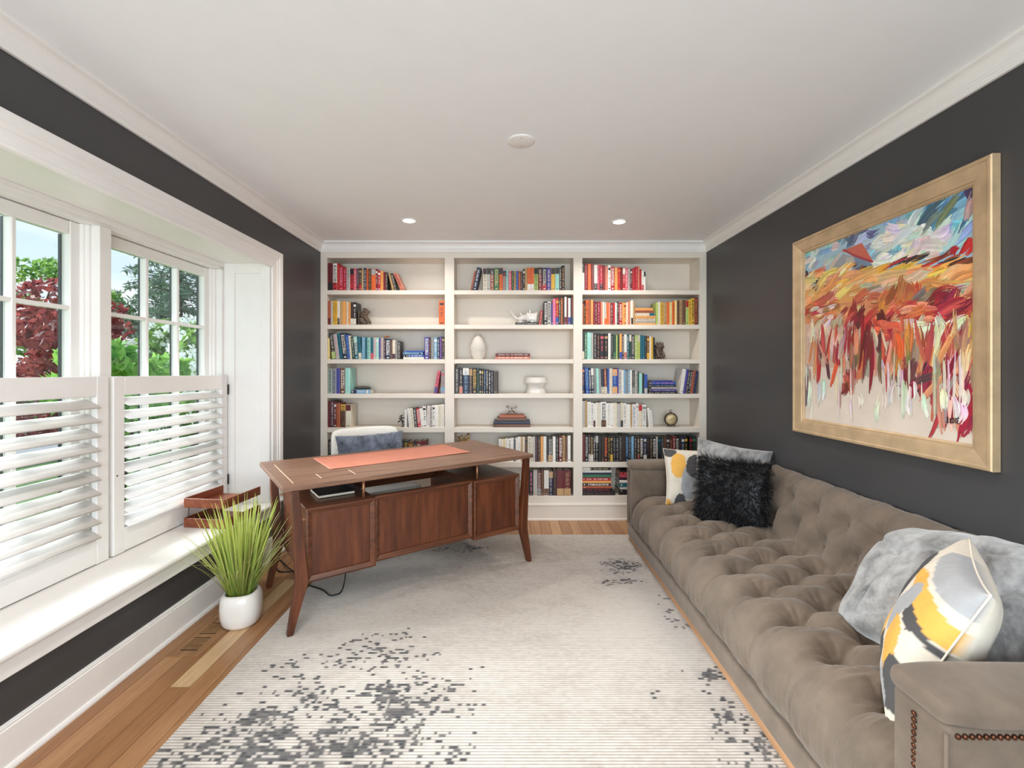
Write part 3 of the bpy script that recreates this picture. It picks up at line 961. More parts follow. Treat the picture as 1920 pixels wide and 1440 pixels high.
# ================================================================== DESK
DA = math.radians(35.8)
DC = Vector((-0.6965, 3.044, 0))
DL, DW, DH = 1.60, 0.795, 0.756
desk = thing('desk', 'walnut executive desk with floating top and splayed boomerang legs', 'desk', DC, DA)
def da(a):
    return a - DL / 2
def db(b_):
    return b_ - DW / 2
RUG = 0.011
box('desktop', -DL / 2, DL / 2, -DW / 2, DW / 2, 0.731, DH, 'walnut_top', desk, 0.003, 2)
M['inlay'] = plain('pale_inlay', (0.85, 0.74, 0.62), 0.4)
def dloc(px, py, z):   # photo point on a horizontal plane -> desk (a, b)
    Y = (EYE - z) * FPX / (py - 697.0)
    X = (px - 951.0) / FPX * Y
    d = Vector((X, Y, 0)) - DC
    c, s = math.cos(DA), math.sin(DA)
    return (d.x * c + d.y * s + DL / 2, -d.x * s + d.y * c + DW / 2)
for (p, q) in (((512, 871.6), (552.8, 906)), ((592.5, 888.8), (602.8, 896.6)), ((652.8, 881), (666.9, 888.75))):
    a0, b0 = dloc(*p, DH); a1, b1 = dloc(*q, DH)
    am = (a0 + a1) / 2
    box('inlay', da(am) - 0.0025, da(am) + 0.0025, db(min(b0, b1)), db(max(b0, b1)), DH - 0.001, DH + 0.0006, 'inlay', desk, 0)
M['seam'] = plain('dark_seam', (0.13, 0.08, 0.06), 0.6)
a0, b0 = dloc(592.5, 888.8, DH); a1, b1 = dloc(602.8, 896.6, DH); a2, b2 = dloc(652.8, 881, DH); a3, b3 = dloc(666.9, 888.75, DH)
for bb_ in ((b0 + b2) / 2, (b1 + b3) / 2):
    box('seam', da((a0 + a1) / 2), da((a2 + a3) / 2), db(bb_) - 0.001, db(bb_) + 0.001, DH - 0.001, DH + 0.0004, 'seam', desk, 0)
# legs: boomerang boards, top and foot outside, knee inside
def leg(side, front):
    s = -1 if side == 0 else 1
    z_f = RUG if not (side == 0 and front == 0) else 0.0005
    # (inset from the end of the desk, half width, z)
    pts = [(0.058, 0.0185, 0.731), (0.0885, 0.0290, 0.285), (0.0885, 0.0290, 0.255), (0.034, 0.0145, z_f)]
    t = 0.019
    yc = db(0.012 if front else 0.672)
    vs, fs = [], []
    for ins, hw, z in pts:
        xc = s * (DL / 2 - ins)
        fy = t * (0.85 + 0.3 * hw / 0.03)
        vs += [(xc - hw, yc - fy, z), (xc + hw, yc - fy, z), (xc + hw, yc + fy, z), (xc - hw, yc + fy, z)]
    n = len(pts)
    for i in range(n - 1):
        for k in range(4):
            k2 = (k + 1) % 4
            fs.append((i * 4 + k, (i + 1) * 4 + k, (i + 1) * 4 + k2, i * 4 + k2))
    fs += [(0, 1, 2, 3), ((n - 1) * 4 + 3, (n - 1) * 4 + 2, (n - 1) * 4 + 1, (n - 1) * 4)]
    o = mesh_obj('leg', vs, fs, 'walnut_v', desk)
    m_ = o.modifiers.new('bevel', 'BEVEL'); m_.width = 0.004; m_.segments = 2; m_.limit_method = 'ANGLE'; m_.angle_limit = 0.8
for s_ in (0, 1):
    for f_ in (0, 1):
        leg(s_, f_)
def panel_front(par, a0, a1, bf, z0, z1, fr=0.030):
    """bevelled frame with inset veneer, facing the camera side of the desk"""
    x0, x1 = da(a0), da(a1)
    y = db(bf)
    d = 0.020
    fp = [(0, 0), (0, -d), (fr * 0.30, -d - 0.003), (fr * 0.92, -d * 0.55), (fr, -d * 0.50), (fr, 0)]
    for (p0, p1) in (((x0, z0), (x1, z0)), ((x1, z0), (x1, z1)), ((x1, z1), (x0, z1)), ((x0, z1), (x0, z0))):
        cx, cz = (x0 + x1) / 2, (z0 + z1) / 2
        def place(pt):
            sx = 1 if pt[0] == x0 else -1
            sz = 1 if pt[1] == z0 else -1
            return lambda q, t: (pt[0] + sx * q, y + t, pt[1] + sz * q)
        sweep('frame_moulding', fp, place(p0), place(p1), 'walnut', par)
    box('veneer_panel', x0 + fr * 0.9, x1 - fr * 0.9, y - 0.003, y - 0.0005, z0 + fr * 0.9, z1 - fr * 0.9, 'walnut_v', par, 0)
PZ0, PZ1 = 0.246, 0.628
for i, (a0, a1) in enumerate(((0.112, 0.478), (1.122, 1.488))):
    pe = box('pedestal', da(a0), da(a1), db(0.036), db(0.640), PZ0, PZ1, 'walnut', desk, 0.002)
    panel_front(pe, a0, a1, 0.036, PZ0, PZ1)
    for k in range(3):     # drawers on the chair side
        zz = PZ0 + 0.012 + k * 0.121
        dr = box('drawer', da(a0) + 0.008, da(a1) - 0.008, db(0.640), db(0.655), zz, zz + 0.115, 'walnut', pe, 0.002)
        box('drawer_pull', da((a0 + a1) / 2) - 0.05, da((a0 + a1) / 2) + 0.05, db(0.655), db(0.668), zz + 0.05, zz + 0.062, 'brass', dr, 0.002)
    ap = 0.425 if i == 0 else 1.175
    for bp in (0.065, 0.58):
        lathe('post', [(0, PZ1), (0.0075, PZ1), (0.0075, 0.7305), (0, 0.7305)], 'brass', desk, 16, (da(ap), db(bp), 0))
    xa = da(a0) if i == 0 else da(a1)
    sgn = -1 if i == 0 else 1
    for bp in (0.03, 0.62):
        for zz in (0.57, 0.30):
            x0_, x1_ = sorted((xa, xa + sgn * (0.022 if zz > 0.4 else 0.004)))
            box('leg_dowel', x0_, x1_ + (0.0 if sgn < 0 else 0), db(bp) + 0.006, db(bp) + 0.014, zz - 0.004, zz + 0.004, 'brass', desk, 0)
mo = box('modesty_panel', da(0.479), da(1.121), db(0.052), db(0.070), 0.262, 0.630, 'walnut', desk, 0.002)
panel_front(mo, 0.479, 1.121, 0.052, 0.262, 0.630)
box('stretcher', da(0.479), da(1.121), db(0.57), db(0.62), 0.55, 0.628, 'walnut', desk, 0.002)
# things on the desk
def on_desk(a, b_, z):
    c, s = math.cos(DA), math.sin(DA)
    x, y = a - DL / 2, b_ - DW / 2
    return (DC.x + x * c - y * s, DC.y + x * s + y * c, z)
def wavy_mat():
    nx, ny_ = 60, 20
    vs, fs = [], []
    for j in range(ny_ + 1):
        for i in range(nx + 1):
            u, v_ = i / nx, j / ny_
            lift = 0.0
            e = max(0, 1 - v_ * 9) + max(0, (v_ - 0.89) * 9)
            lift = e * 0.004 * max(0, noise.noise((u * 7.0, v_ * 2, 3.3))) * 1.6
            vs.append((0.305 + 0.97 * u - 0.79, 0.30 + 0.415 * v_ - 0.51, 0.0025 + lift))
    m = nx + 1
    top = [(j * m + i, j * m + i + 1, (j + 1) * m + i + 1, (j + 1) * m + i) for j in range(ny_) for i in range(nx)]
    nb = len(vs)
    vs += [(x_, y_, z_ - 0.0022) for x_, y_, z_ in vs]
    fs = top + [tuple(nb + q for q in f[::-1]) for f in top]
    for i in range(nx):
        for j in (0, ny_):
            fs.append((j * m + i, j * m + i + 1, nb + j * m + i + 1, nb + j * m + i))
    for j in range(ny_):
        for i in (0, nx):
            fs.append((j * m + i, (j + 1) * m + i, nb + (j + 1) * m + i, nb + j * m + i))
    return vs, fs
vs, fs = wavy_mat()
o = mesh_obj('desk_mat', vs, fs, 'leather', None, True)
o.location = on_desk(0.79, 0.51, DH + 0.0008); o.rotation_euler = (0, 0, DA)
tag(o, 'tan leather desk mat with rippled edges on the desktop', 'desk mat')
nbk = thing('notebook', 'black notebook with pale page edge on left desk pedestal', 'notebook', on_desk(0.31, 0.27, PZ1 + 0.0005), DA)
box('page_block', -0.098, 0.098, -0.096, 0.098, 0.0025, 0.0145, 'pages', nbk, 0)
M['blackcover'] = plain('black_cover', (0.10, 0.10, 0.11), 0.4)
box('cover', -0.1, 0.1, -0.1, 0.1, 0.015, 0.018, 'blackcover', nbk, 0.001)
box('cover', -0.1, 0.1, -0.1, 0.1, 0.0, 0.0025, 'blackcover', nbk, 0.001)

# ---- cords under the desk
def fl(px, py, z=0.0):
    Y = (EYE - z) * FPX / (py - 697.0)
    return ((px - 951.0) / FPX * Y, Y)
def cord(name, pts, label, base):
    P_ = []
    for px, py, z in pts:
        x_, y_ = fl(px, py, z)
        P_.append((x_, y_, z))
    o = tube(name, smooth_path(P_, 8), 0.0042, 'cord', None, 8)
    tag(o, label, 'cord', 'black cords under the desk')
cord('power_cord', [(560, 1092, 0.016), (590, 1101, 0.016), (606, 1107, 0.016), (618, 1116, 0.016), (630, 1115, 0.016), (640, 1109, 0.02), (646, 1090, 0.06), (648, 1072, 0.12), (649, 1055, 0.20)],
     'black power cord hanging below the desk onto the rug', 0)
cord('power_cord', [(528, 1010, 0.20), (522, 1035, 0.10), (517, 1055, 0.006), (522, 1070, 0.006), (540, 1072, 0.006), (556, 1068, 0.006), (566, 1062, 0.006)],
     'black cord looping on the wood floor behind desk leg', 0)
cord('power_cord', [(519, 1044, 0.006), (530, 1054, 0.006), (540, 1064, 0.0145), (550, 1072, 0.0145), (556, 1084, 0.0145), (560, 1096, 0.0145)],
     'black cord crossing from the wood floor to the rug edge', 0)

# ================================================================== CHAIR
CA = DA
CCx, CCy = -0.985, 3.452      # seat centre
chair = thing('desk_chair', 'white upholstered swivel chair tucked behind the desk', 'chair', (CCx, CCy, 0), CA)
def rbox(name, x0, x1, y0, y1, z0, z1, mat, parent, r=0.03, seg=5, bend=None):
    bm = bmesh.new()
    add_box(bm, x0, x1, y0, y1, z0, z1, 0)
    bmesh.ops.subdivide_edges(bm, edges=bm.edges[:], cuts=6, use_grid_fill=True)
    # round by clamping to an inner box
    for v_ in bm.verts:
        c = v_.co
        q = Vector((min(max(c.x, x0 + r), x1 - r), min(max(c.y, y0 + r), y1 - r), min(max(c.z, z0 + r), z1 - r)))
        d = c - q
        if d.length > 1e-6:
            mx_ = max(abs(d.x), abs(d.y), abs(d.z))
            v_.co = q + d.normalized() * r * (mx_ / r)
    if bend:
        for v_ in bm.verts:
            bend(v_.co)
    o = bm_obj(name, bm, mat, parent, True)
    s = o.modifiers.new('smooth', 'SUBSURF'); s.levels = 1; s.render_levels = 1
    return o
rbox('seat', -0.27, 0.27, -0.26, 0.26, 0.40, 0.50, 'vinyl', chair, 0.04)
def bk(c):
    t = (c.z - 0.46) / 0.42
    c.y += 0.05 * t - 0.10 * (c.x / 0.27) ** 2 * (1 - 0.3 * t)
    c.x *= 1 - 0.05 * t
rbox('backrest', -0.285, 0.285, 0.265, 0.335, 0.44, 0.882, 'vinyl', chair, 0.033, bend=bk)
lathe('gas_column', [(0, 0.09), (0.032, 0.09), (0.032, 0.24), (0.02, 0.24), (0.02, 0.40), (0, 0.40)], 'black', chair, 20)
for k in range(5):
    a = k * 2 * PI / 5 + 0.5
    c_, s_ = math.cos(a), math.sin(a)
    tube('base_arm', [(0.02 * c_, 0.02 * s_, 0.10), (0.15 * c_, 0.15 * s_, 0.085), (0.26 * c_, 0.26 * s_, 0.062)], [0.02, 0.017, 0.012], 'black', chair)
    ca = lathe('caster', [(0.0, -0.012), (0.018, -0.012), (0.0235, -0.006), (0.0235, 0.006), (0.018, 0.012), (0, 0.012)], 'black', chair, 16)
    ca.location = (0.26 * c_, 0.26 * s_, 0.0238 + RUG)
    ca.rotation_euler = (PI / 2, 0, a)

# ================================================================== LETTER TRAY on the window seat
tray = thing('letter_tray', 'two-tier reddish wood letter tray on the window seat', 'letter tray', (-1.7725, 2.845, 0.4065), math.radians(-7))
for k, z0 in enumerate((0.0, 0.118)):
    tr_ = box('tray_tier', -0.128, 0.128, -0.15, 0.15, z0, z0 + 0.006, 'cherry', tray, 0.001)
    box('tier_front', -0.133, 0.133, -0.158, -0.150, z0, z0 + 0.056, 'cherry', tr_, 0.003)
    box('tier_side', -0.136, -0.128, -0.150, 0.16, z0, z0 + 0.056, 'cherry', tr_, 0.003)
    box('tier_side', 0.128, 0.136, -0.150, 0.16, z0, z0 + 0.056, 'cherry', tr_, 0.003)
for (x_, y_) in ((-0.11, -0.145), (-0.124, 0.14), (0.11, -0.145), (0.124, 0.14)):
    tube('wire_post', [(x_, y_, 0.0065), (x_, y_, 0.1175)], 0.0022, 'black', tray, 8)

# ================================================================== POT OF GRASS
pot = thing('potted_grass', 'white ceramic pot of tall green grass beside the window seat', 'potted plant', (-1.409, 2.414, 0.0004))
sq = lambda a, z: 1 + 0.045 * math.cos(4 * (a + 0.6)) * min(1, z / 0.03)
lathe('pot', [(0.0, 0.0), (0.066, 0.0), (0.080, 0.004), (0.091, 0.02), (0.099, 0.06), (0.1005, 0.10), (0.0985, 0.14), (0.092, 0.162), (0.084, 0.171), (0.076, 0.173), (0.072, 0.170), (0.070, 0.150), (0.070, 0.148), (0.0, 0.148)], 'ceramic', pot, 56, fn=sq)
lathe('soil', [(0.0, 0.149), (0.069, 0.149), (0.06, 0.153), (0.0, 0.156)], 'soil', pot, 24)
def grass(n, seed):
    rg = random.Random(seed)
    vs, fs, tn = [], [], []
    for i in range(n):
        a = rg.uniform(0, 2 * PI)
        r0 = 0.055 * math.sqrt(rg.random())
        if i < n * 0.72:      # upright core
            lean = rg.gauss(0.16, 0.09); L_ = rg.uniform(0.30, 0.53); w = rg.uniform(0.0038, 0.0072); droop = rg.uniform(0.0, 0.25)
        else:                  # wispy outer blades
            lean = rg.uniform(0.3, 0.62); L_ = rg.uniform(0.26, 0.50); w = rg.uniform(0.0015, 0.003); droop = rg.uniform(0.1, 0.8)
        if rg.random() < 0.03:
            droop = 2.2; L_ = 0.34; w = 0.0022
        dx, dy = math.cos(a), math.sin(a)
        tw = rg.uniform(0, PI)
        wx, wy = math.cos(tw), math.sin(tw)
        p = Vector((r0 * dx, r0 * dy, 0.15))
        ang = max(0.02, lean)
        seg = 7
        b0 = len(vs)
        hue = rg.random()
        for k in range(seg + 1):
            t = k / seg
            ww = w * (1 - t ** 3 * 0.93)
            vs += [(p.x - wx * ww, p.y - wy * ww, p.z), (p.x + wx * ww, p.y + wy * ww, p.z)]
            g = lin((0.34 + 0.40 * t + 0.14 * hue, 0.45 + 0.36 * t + 0.07 * hue, 0.16 + 0.34 * t * (0.6 + 0.5 * hue)))
            if i > n * 0.85:
                g = lin((0.42 + 0.4 * t, 0.44 + 0.33 * t, 0.2 + 0.35 * t))
            tn += [g, g]
            an = ang + droop * t * t
            p = p + Vector((math.sin(an) * dx, math.sin(an) * dy, math.cos(an))) * (L_ / seg)
        for k in range(seg):
            q = b0 + 2 * k
            fs.append((q, q + 1, q + 3, q + 2))
    # keep clear of the wall below the window seat
    out = []
    for v_ in vs:
        x_ = v_[0]
        lim = -0.225 if v_[2] < 0.42 else -0.35
        out.append((max(x_, lim + (x_ - lim) * 0.1) if x_ < lim else x_, v_[1], v_[2]))
    return out, fs, tn
vs, fs, tn = grass(330, 5)
o = mesh_obj('grass_blades', vs, fs, 'blade', pot, True, tn)
o['kind'] = 'stuff'

# ================================================================== FLOOR REGISTER
reg = thing('floor_register', 'oak floor register with slotted vents beside the baseboard', 'floor vent', (-1.5215, 2.2925, 0.0003))
boxes('frame', [(-0.078, -0.041, -0.165, 0.165, 0, 0.003), (0.041, 0.078, -0.165, 0.165, 0, 0.003), (-0.041, 0.041, -0.165, -0.122, 0, 0.003), (-0.041, 0.041, 0.122, 0.165, 0, 0.003), (-0.041, 0.041, -0.0115, 0.0145, 0, 0.003)], 'oakreg', reg, 0.0008)
box('duct', -0.041, 0.041, -0.122, 0.122, 0.0, 0.0006, 'dark', reg, 0)  # dark sheet standing in for the shaded recess below the slots
for y0, y1 in ((-0.122, -0.0115), (0.0145, 0.122)):
    n = 8
    p_ = (y1 - y0) / n
    for i in range(1, n):
        box('slat', -0.041, 0.041, y0 + i * p_ - 0.0035, y0 + i * p_ + 0.0035, 0.0007, 0.003, 'oakreg', reg, 0)

# ================================================================== CEILING FITTINGS
def downlight(x_, y_, label):
    t = thing('recessed_light', label, 'ceiling light', (x_, y_, ZC), group='recessed ceiling downlights')
    lathe('trim_ring', [(0.046, -0.0006), (0.064, -0.0006), (0.064, -0.003), (0.058, -0.006), (0.047, -0.007), (0.046, -0.004)], 'trim', t, 40, ring=True)
    lathe('lens', [(0, -0.003), (0.0458, -0.003), (0.0458, -0.0012), (0, -0.0012)], 'lens', t, 32)
    d = bpy.data.lights.new('lamp', 'AREA'); d.shape = 'DISK'; d.size = 0.085; d.energy = DOWNLIGHT_W; d.color = (1, 0.94, 0.87)
    d.spread = math.radians(150)
    l_ = bpy.data.objects.new('lamp', d); link(l_, t); l_.location = (0, 0, -0.009)
downlight(-0.757, 3.505, 'lit recessed downlight in the ceiling above the desk')
downlight(0.868, 3.53, 'lit recessed downlight in the ceiling above the far sofa end')
downlight(-0.757, 1.05, 'added recessed downlight overhead, out of view on the window side')  # this unseen pair is added to help fill the room with light
downlight(0.868, 1.05, 'added recessed downlight overhead, out of view on the sofa side')
sp = thing('ceiling_plate', 'round white blanking plate screwed to the ceiling centre', 'ceiling plate', (0.070, 2.2986, ZC))
lathe('plate', [(0, -0.007), (0.060, -0.007), (0.0685, -0.004), (0.0685, -0.0006), (0, -0.0006)], 'trim', sp, 48)
for s in (-1, 1):
    lathe('screw', [(0, -0.0085), (0.0025, -0.0085), (0.003, -0.007), (0, -0.007)], 'chrome', sp, 10, (0, s * 0.041, 0))

# ================================================================== RUG
def make_rug():
    x0, x1, y0, y1 = -1.228, 1.62, 0.42, 3.708
    rib = 0.0128
    ny_ = int((y1 - y0) / rib)
    nx = 330
    xs = np.linspace(x0, x1, nx + 1)
    rs = np.random.RandomState(4)
    # soft large scale tone
    def blob(X, Y, cx, cy, rx, ry):
        return np.exp(-(((X - cx) / rx) ** 2 + ((Y - cy) / ry) ** 2))
    # per-rib maps (one row for each rib)
    Yr_ = y0 + (np.arange(ny_) + 0.5) * rib
    X, Y = np.meshgrid(xs, Yr_)
    def fbm(fx, fy, seed):
        return np.array([noise.noise((a * fx, b_ * fy, seed)) for a, b_ in zip(X.ravel(), Y.ravel())]).reshape(X.shape)
    tone = 0.5 * fbm(0.9, 1.4, 2.8) + 0.35 * fbm(2.3, 3.7, 7.1) + 0.28 * fbm(7, 16, 18.6) + 0.22 * fbm(22, 60, 4.2)
    base = np.array(lin((0.795, 0.755, 0.72))[:3])
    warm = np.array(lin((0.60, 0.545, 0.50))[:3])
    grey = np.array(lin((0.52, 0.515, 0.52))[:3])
    dark = np.array(lin((0.175, 0.18, 0.20))[:3])
    ridx = np.arange(ny_)[:, None] + np.zeros(X.shape, dtype=int)
    offs = rs.random_sample(ny_) * 0.05
    lens = 0.012 + rs.random_sample(ny_) * 0.014
    cell = np.clip(np.floor((X - x0 + offs[ridx]) / lens[ridx]).astype(int), 0, 299)
    rnd = rs.random_sample((ny_, 300))[ridx, cell]
    rn2 = rs.random_sample((ny_, 300))[ridx, cell]
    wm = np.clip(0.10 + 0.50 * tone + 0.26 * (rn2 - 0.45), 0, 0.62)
    wm += 0.55 * blob(X, Y, -0.25, 3.35, 0.75, 0.42) + 0.65 * blob(X, Y, -0.36, 3.42, 0.26, 0.14) + 0.35 * blob(X, Y, 0.5, 3.45, 0.6, 0.35) + 0.22 * blob(X, Y, 0.1, 2.75, 1.0, 0.5)  # includes the soft brown shade under the desk, painted into the tone
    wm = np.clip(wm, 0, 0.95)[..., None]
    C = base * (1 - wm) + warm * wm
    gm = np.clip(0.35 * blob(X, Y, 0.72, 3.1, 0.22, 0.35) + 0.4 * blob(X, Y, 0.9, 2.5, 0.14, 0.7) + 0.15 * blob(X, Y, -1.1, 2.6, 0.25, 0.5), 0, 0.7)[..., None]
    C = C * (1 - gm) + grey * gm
    pr = (1.0 * blob(X, Y, -0.93, 1.66, 0.24, 0.12) + 0.55 * blob(X, Y, -0.86, 1.83, 0.14, 0.09) + 1.0 * blob(X, Y, -0.42, 1.63, 0.20, 0.15) + 0.8 * blob(X, Y, -0.47, 1.87, 0.12, 0.08)
          + 0.42 * blob(X, Y, -0.54, 2.16, 0.16, 0.13) + 0.24 * blob(X, Y, -0.72, 2.18, 0.12, 0.10) + 0.25 * blob(X, Y, -0.25, 1.90, 0.2, 0.16)
          + 0.9 * blob(X, Y, 0.78, 3.10, 0.12, 0.10) + 0.75 * blob(X, Y, 0.72, 2.87, 0.11, 0.05) + 0.8 * blob(X, Y, 0.91, 1.99, 0.09, 0.05) + 0.95 * blob(X, Y, 0.89, 1.68, 0.11, 0.15)
          + 0.5 * blob(X, Y, 0.62, 1.86, 0.04, 0.03) + 0.35 * blob(X, Y, -0.9, 2.02, 0.2, 0.10) + 0.8 * blob(X, Y, -0.34, 3.42, 0.22, 0.06)
          + 0.7 * blob(X, Y, -0.7, 1.30, 0.5, 0.10) + 0.3 * blob(X, Y, 0.95, 2.45, 0.10, 0.22) + 0.35 * blob(X, Y, -0.75, 1.5, 0.5, 0.14) + 0.012)
    n2 = 0.7 * fbm(9, 16, 8.7) + 0.45 * fbm(24, 40, 3.3)
    P_ink = np.clip(pr * (0.62 + 1.35 * n2) - 0.05 + 0.008, 0, 0.92)
    ink = np.where(rnd < P_ink, 0.80 + 0.18 * rn2, 0.22 * np.clip(P_ink * 1.6, 0, 1))[..., None]
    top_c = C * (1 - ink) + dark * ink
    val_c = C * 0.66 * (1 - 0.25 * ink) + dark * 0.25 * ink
    # four rows of vertices per rib: valley, shoulder, crest, shoulder
    rowsY, rowsZ, cols = [], [], []
    for r_ in range(ny_):
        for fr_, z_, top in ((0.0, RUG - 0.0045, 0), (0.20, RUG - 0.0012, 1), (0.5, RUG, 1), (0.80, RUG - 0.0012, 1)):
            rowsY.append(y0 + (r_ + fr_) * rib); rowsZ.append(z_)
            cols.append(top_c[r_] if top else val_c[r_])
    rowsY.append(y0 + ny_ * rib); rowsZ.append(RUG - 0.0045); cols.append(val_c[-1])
    rows = len(rowsY)
    X, Y = np.meshgrid(xs, np.array(rowsY))
    Z = np.array(rowsZ)[:, None] + np.zeros_like(X)
    Z[0] = Z[-1] = 0.0005
    Z[:, 0] = Z[:, -1] = 0.0005
    C = np.stack(cols)
    tint = np.concatenate([C, np.ones(C.shape[:2] + (1,))], axis=2).reshape(-1, 4)
    vs = np.stack([X, Y, Z], axis=2).reshape(-1, 3)
    m = nx + 1
    idx = np.arange(rows * m).reshape(rows, m)
    f = np.stack([idx[:-1, :-1], idx[:-1, 1:], idx[1:, 1:], idx[1:, :-1]], axis=2).reshape(-1, 4)
    return vs.tolist(), f.tolist(), tint
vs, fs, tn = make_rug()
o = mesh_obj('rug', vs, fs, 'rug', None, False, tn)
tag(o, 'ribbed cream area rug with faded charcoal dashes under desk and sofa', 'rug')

# ================================================================== SOFA
SX, SY = 1.36, 2.27
sofa = thing('sofa', 'long taupe velvet tufted sofa on an oak plinth', 'sofa', (SX, SY, RUG), math.radians(-0.7))
SN, SF = 0.945, 3.595            # near / far outside ends
AT = 0.142                        # arm thickness
PIT = 0.2175
def sl(vs):
    return [(x_ - SX, y_ - SY, z_ - RUG) for x_, y_, z_ in vs]
def sbox(name, x0, x1, y0, y1, z0, z1, mat, bev=0.004, seg=2, smooth=False, parent=None):
    return box(name, x0 - SX, x1 - SX, y0 - SY, y1 - SY, z0 - RUG, z1 - RUG, mat, parent or sofa, bev, seg, smooth)
sbox('plinth', 0.944, 1.74, SN + 0.01, SF - 0.01, RUG + 0.0002, 0.050, 'oakplinth', 0.002, 1)
sbox('base_rail', 0.936, 1.75, SN, SF, 0.050, 0.143, 'velvet', 0.010, 3, True)

def tuft(u, q, dy_over=1.0):
    """u in units of the button pitch, q' in units of two rows -> 0..1 puff, distance to nearest button (in pitch units)"""
    s, t = u + q, u - q
    puff = (abs(math.sin(PI * s)) * abs(math.sin(PI * t))) ** 0.52
    si, ti = round(s), round(t)
    ds, dt = s - si, t - ti
    du, dq = (ds + dt) / 2, (ds - dt) / 2
    return puff, du, dq

def si_ph(u, q):
    return 1.7 * round(u + q) + 2.9 * round(u - q)

def tufted(name, prof, nrm, qs, y0, y1, ny_, yref, A, C, rowlen, edge=0.05, free=0.0):
    """prof: list of (x, z), nrm: unit normals, qs: q' for each profile point"""
    vs, fs = [], []
    m = len(prof)
    for j in range(ny_ + 1):
        y = y0 + (y1 - y0) * j / ny_
        u = (y - yref) / PIT
        e = min(1.0, min(y - y0, y1 - y) / edge)
        e = math.sin(e * PI / 2) ** 0.6
        for i, ((x_, z_), (nx_, nz_)) in enumerate(zip(prof, nrm)):
            q = qs[i]
            qc = q[0]
            puff, du, dq = tuft(u, qc)
            dq2 = dq + q[1]          # beyond the outermost row the distance keeps growing
            dx_, dz_ = du * PIT, dq2 * rowlen * 2
            d = math.sqrt(dx_ * dx_ + dz_ * dz_)
            k = q[2]
            h = A * puff * (0.55 + 0.45 * (1 - math.exp(-(d / 0.05) ** 2))) + C * (1 - math.exp(-(d / 0.055) ** 2))
            mean = 0.62 * A + C * 0.80
            h = mean + (h - mean) * q[4]
            th = math.atan2(dz_, dx_)
            fold = abs(math.sin(th * 5.5 + 2.2 * noise.noise((u * 2.3, qc * 4, 0)) + si_ph(u, qc)))
            h -= 0.0085 * (1 - fold) ** 3 * math.exp(-((d - 0.05) / 0.045) ** 2) * (1.0 if d > 0.012 else 0.0)
            h += 0.0060 * noise.noise((y * 60 + i * 0.10, i * 0.08, 2.0)) * k + 0.0030 * noise.noise((y * 9, i * 0.13, 7.0))
            h *= e
            h -= (1 - e) * 0.012
            h *= q[3]
            vs.append((x_ + nx_ * h, y, z_ + nz_ * h))
    for j in range(ny_):
        for i in range(m - 1):
            fs.append((j * m + i, j * m + i + 1, (j + 1) * m + i + 1, (j + 1) * m + i))
    for j in (0, ny_):
        fs.append(tuple(j * m + i for i in range(m)))
    return mesh_obj(name, sl(vs), fs, 'velvet', sofa, True)

# seat cushion: profile from the back junction forwards and down the front
prof, nrm, qs = [], [], []
zt = 0.330
R1, R2, R3 = 1.120, 1.305, 1.490
xf, rad = 0.986, 0.10
n1 = 64
for i in range(n1 + 1):
    x_ = 1.625 - (1.625 - (xf + rad)) * i / n1
    prof.append((x_, zt)); nrm.append((0, 1))
for i in range(1, 15):
    a = i / 14 * PI / 2
    prof.append((xf + rad - rad * math.sin(a), zt - rad + rad * math.cos(a))); nrm.append((-math.sin(a), math.cos(a)))
for i in range(1, 13):
    prof.append((xf, zt - rad - (zt - rad - 0.146) * i / 12)); nrm.append((-1, 0))
arc = 0
for i, (x_, z_) in enumerate(prof):
    if i:
        arc += math.hypot(x_ - prof[i - 1][0], z_ - prof[i - 1][1])
    path = 1.625 - arc           # unrolled coordinate
    qv = (path - R1) / (2 * (R2 - R1))
    over = 0.0
    if qv < 0:
        over = qv; qc = 0.0
    elif qv > 1.0:
        over = qv - 1.0; qc = 1.0
    else:
        qc = qv
    zend = 1.0
    if i > len(prof) - 9:
        zend = max(0.0, (len(prof) - 1 - i) / 8) ** 0.5
    qs.append((qc, over, 1.0 if qv < 0.05 else 0.25, 0.45 + 0.55 * zend, 1 - 0.58 * min(1, max(0, -qv) / 0.6)))
tufted('seat_cushion', prof, nrm, qs, SN + AT + 0.002, SF - AT - 0.002, 470, 1.302, 0.034, 0.044, R2 - R1)

# back cushion
prof, nrm, qs = [], [], []
pts = smooth_path([(1.585, 0, 0.30), (1.602, 0, 0.37), (1.640, 0, 0.50), (1.672, 0, 0.60), (1.692, 0, 0.65), (1.718, 0, 0.676), (1.745, 0, 0.680), (1.762, 0, 0.660), (1.768, 0, 0.60)], 9)
for i, p in enumerate(pts):
    t_ = (pts[min(i + 1, len(pts) - 1)] - pts[max(i - 1, 0)]).normalized()
    prof.append((p.x, p.z)); nrm.append((-t_.z, t_.x))
arc = [0]
for i in range(1, len(prof)):
    arc.append(arc[-1] + math.hypot(prof[i][0] - prof[i - 1][0], prof[i][1] - prof[i - 1][1]))
lu = next(a for a, (x_, z_) in zip(arc, prof) if z_ >= 0.585)
for a, (x_, z_) in zip(arc, prof):
    qv = (a - lu) / 0.31
    over = 0.0
    if qv > 0:
        over = qv; qc = 0.0
    else:
        qc = qv
    k = 1.0 if a < arc[-1] - 0.10 else max(0.0, (arc[-1] - a) / 0.10)
    qs.append((qc, over, 1.0 if qv > 0 else 0.3, k, 1 - 0.80 * min(1, max(0, qv) / 0.32)))
tufted('back_cushion', prof, nrm, qs, SN + AT + 0.002, SF - AT - 0.002, 300, 1.352, 0.032, 0.030, 0.155)
sbox('back_frame', 1.70, 1.770, SN + 0.002, SF - 0.002, 0.143, 0.652, 'velvet', 0.012, 3, True)
